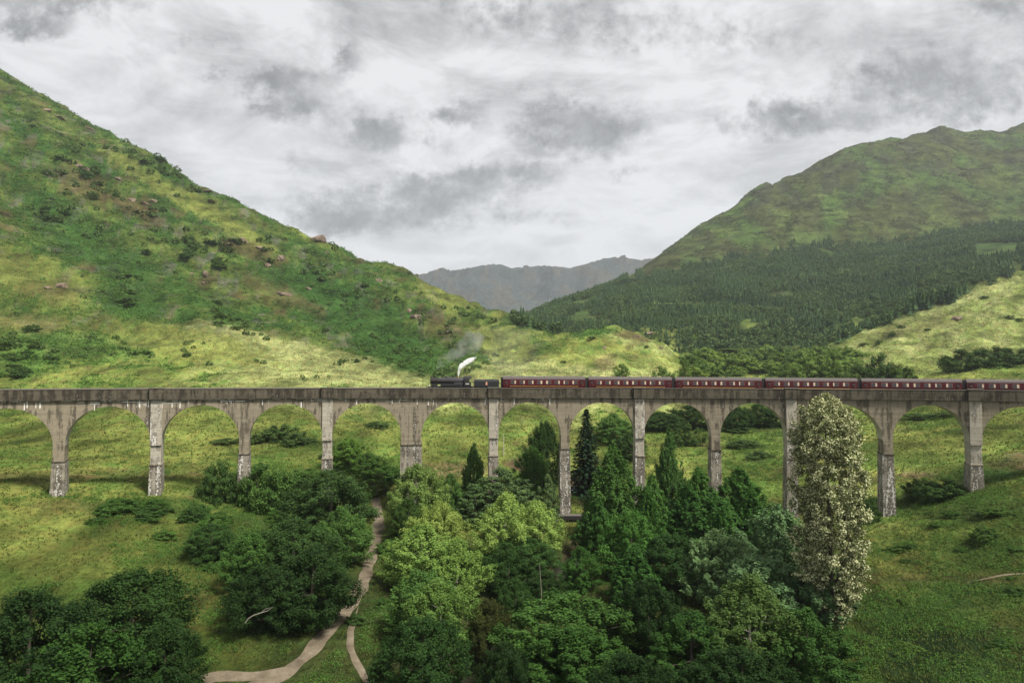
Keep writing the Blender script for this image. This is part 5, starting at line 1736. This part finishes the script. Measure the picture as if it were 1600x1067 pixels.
# ------------------------------------------------------------------ air
bm = bmesh.new()
bmesh.ops.create_cube(bm, size=1.0, matrix=Matrix.Translation((600, 2900, 480)) @ Matrix.Diagonal((15000, 7000, 1300, 1)))
me = bpy.data.meshes.new('haze'); bm.to_mesh(me); bm.free()
m, nt, out = new_mat('haze_air')
pv = nt.nodes.new('ShaderNodeVolumePrincipled')
pv.inputs['Color'].default_value = (0.86, 0.91, 1.0, 1)
pv.inputs['Density'].default_value = 0.7e-4
pv.inputs['Anisotropy'].default_value = 0.3
nt.links.new(pv.outputs[0], out.inputs['Volume'])
tag(link('haze', me, m), 'pale air softening the far mountains', 'haze', kind='stuff')

# ------------------------------------------------------------------ sky and sun
SUN_EL, SUN_AZ = 55.0, 130.0       # azimuth clockwise from the view direction: behind the camera, to the right
sd = bpy.data.lights.new('sun', 'SUN')
sd.energy = 4.9
sd.angle = R(13.0)
sd.color = (1.0, 0.95, 0.86)
so = bpy.data.objects.new('sun', sd); COL.objects.link(so)
dirv = Vector((math.sin(R(SUN_AZ)) * math.cos(R(SUN_EL)), math.cos(R(SUN_AZ)) * math.cos(R(SUN_EL)), math.sin(R(SUN_EL))))
so.rotation_euler = dirv.to_track_quat('Z', 'Y').to_euler()

world = bpy.data.worlds.new('World'); scene.world = world
world.use_nodes = True
nt = world.node_tree
for n_ in list(nt.nodes): nt.nodes.remove(n_)
k = NT(nt)
out = k.n('ShaderNodeOutputWorld'); bg = k.n('ShaderNodeBackground')
sky = k.n('ShaderNodeTexSky'); sky.sky_type = 'NISHITA'; sky.sun_disc = False
sky.sun_elevation = R(SUN_EL); sky.sun_rotation = R(SUN_AZ)
tc = k.n('ShaderNodeTexCoord').outputs['Generated']
sp = k.n('ShaderNodeSeparateXYZ'); k.L(tc, sp.inputs[0])
# cloud deck seen in perspective: direction projected on a high flat layer
zc = k.math('ADD', k.math('MAXIMUM', sp.outputs[2], 0.0), 0.16)
cm = k.n('ShaderNodeCombineXYZ')
k.L(k.math('DIVIDE', sp.outputs[0], zc), cm.inputs[0]); k.L(k.math('DIVIDE', sp.outputs[1], zc), cm.inputs[1])
deck = cm.outputs[0]
c1 = k.noise(deck, 1.5, 9, 0.62, 0.6)
c2 = k.noise(deck, 4.2, 9, 0.66, 0.6)
wisps = k.math('ADD', k.math('MULTIPLY', c1, 0.65), k.math('MULTIPLY', c2, 0.35))
# named dark clouds: bearings on the sky, edges torn by noise
yy_ = k.math('MAXIMUM', sp.outputs[1], 0.08)
uv = k.n('ShaderNodeCombineXYZ')
k.L(k.math('DIVIDE', sp.outputs[0], yy_), uv.inputs[0]); k.L(k.math('DIVIDE', sp.outputs[2], yy_), uv.inputs[1])
wn = k.n('ShaderNodeTexNoise'); wn.inputs['Scale'].default_value = 9; wn.inputs['Detail'].default_value = 6; wn.inputs['Roughness'].default_value = 0.6
k.L(uv.outputs[0], wn.inputs['Vector'])
wn2 = k.n('ShaderNodeTexNoise'); wn2.inputs['Scale'].default_value = 30; wn2.inputs['Detail'].default_value = 5; wn2.inputs['Roughness'].default_value = 0.65
k.L(uv.outputs[0], wn2.inputs['Vector'])
w1 = k.vmath('MULTIPLY', k.vmath('SUBTRACT', wn.outputs['Color'], (0.5, 0.5, 0.5)), (0.11, 0.075, 0))
w2 = k.vmath('MULTIPLY', k.vmath('SUBTRACT', wn2.outputs['Color'], (0.5, 0.5, 0.5)), (0.055, 0.045, 0))
uvw = k.vmath('ADD', k.vmath('ADD', uv.outputs[0], w1), w2)
BL_ = [(430, 116, 78, 20, .75), (548, 95, 24, 16, .6), (455, 165, 62, 26, .7), (592, 200, 48, 24, .75), (718, 172, 38, 18, .7), (690, 222, 34, 16, .35), (610, 318, 150, 40, .62), (540, 345, 90, 18, .35), (715, 300, 60, 26, .4), (805, 270, 62, 18, .65),
       (872, 195, 66, 48, .62), (965, 195, 70, 34, .5), (60, 45, 48, 18, .75), (90, 6, 120, 18, .8), (870, 22, 190, 45, .5), (1230, 182, 100, 24, .5), (1420, 125, 90, 36, .5), (1520, 130, 120, 40, .5), (1570, 8, 60, 22, .65), (990, 266, 28, 9, .4), (850, 338, 55, 12, .3), (465, 256, 30, 12, .28),
       (1200, 60, 260, 30, .25), (330, 68, 110, 16, .28), (1330, 190, 160, 20, .3), (1560, 175, 120, 20, .35)]
acc = None
for (px, py, wx, wy, am) in BL_:
    u_, v_, w_ = ray(px, py)
    q_ = k.vmath('MULTIPLY', k.vmath('SUBTRACT', uvw, (u_ / v_, w_ / v_, 0)), (F / wx / 1.22, F / wy / 1.2, 0))
    e_ = k.math('MULTIPLY', k.math('EXPONENT', k.math('MULTIPLY', k.vmath('DOT_PRODUCT', q_, q_), -1.0)), am)
    acc = e_ if acc is None else k.math('ADD', acc, e_)
torn = k.math('ADD', k.math('MULTIPLY', k.math('SUBTRACT', wn2.outputs['Fac'], 0.5), 1.3), k.math('MULTIPLY', k.math('SUBTRACT', wn.outputs['Fac'], 0.5), 0.9))
acc = k.math('ADD', acc, k.math('MULTIPLY', torn, k.maprange(acc, 0.0, 0.25)))
mr = k.n('ShaderNodeMapRange'); mr.interpolation_type = 'SMOOTHSTEP'
k.L(acc, mr.inputs[0]); mr.inputs[1].default_value = 0.10; mr.inputs[2].default_value = 0.85; mr.inputs[4].default_value = 1.0
cn = k.noise(uv.outputs[0], 17.0, 7, 0.65, 0.3)
acc = k.math('MULTIPLY', mr.outputs[0], k.maprange(cn, 0.3, 0.7, 0.55, 1.05))
front = k.maprange(sp.outputs[1], 0.1, 0.3)
acc = k.math('MULTIPLY', acc, front)
soft = k.maprange(wisps, 0.45, 0.60, 0.0, 0.48)
soft = k.math('MULTIPLY', soft, k.maprange(sp.outputs[2], 0.08, 0.42, 0.35, 1.5))
D_ = k.math('MINIMUM', k.math('ADD', acc, k.math('MULTIPLY', soft, k.math('SUBTRACT', 1.0, acc))), 1.0)
colr = k.mix(D_, (6.4, 6.4, 6.48), (1.75, 1.75, 1.75))
colr = k.mix(0.06, colr, sky.outputs[0])
ground = k.maprange(sp.outputs[2], -0.03, 0.0)
colr = k.mix(ground, (0.5, 0.6, 0.3), colr)
k.L(colr, bg.inputs['Color'])
bg.inputs['Strength'].default_value = 0.09
k.L(bg.outputs[0], out.inputs['Surface'])

# ------------------------------------------------------------------ render settings
vs = scene.view_settings
scene.display_settings.display_device = 'sRGB'
vs.view_transform = 'Standard'; vs.look = 'None'; vs.gamma = 1.0; vs.use_curve_mapping = False
vs.exposure = 0.6
cy = scene.cycles
cy.max_bounces = 8; cy.diffuse_bounces = 3; cy.glossy_bounces = 2; cy.transmission_bounces = 3; cy.volume_bounces = 6; cy.transparent_max_bounces = 6
cy.use_denoising = True
try:
    cy.denoiser = 'OPENIMAGEDENOISE'
except Exception:
    pass
cy.volume_max_steps = 256
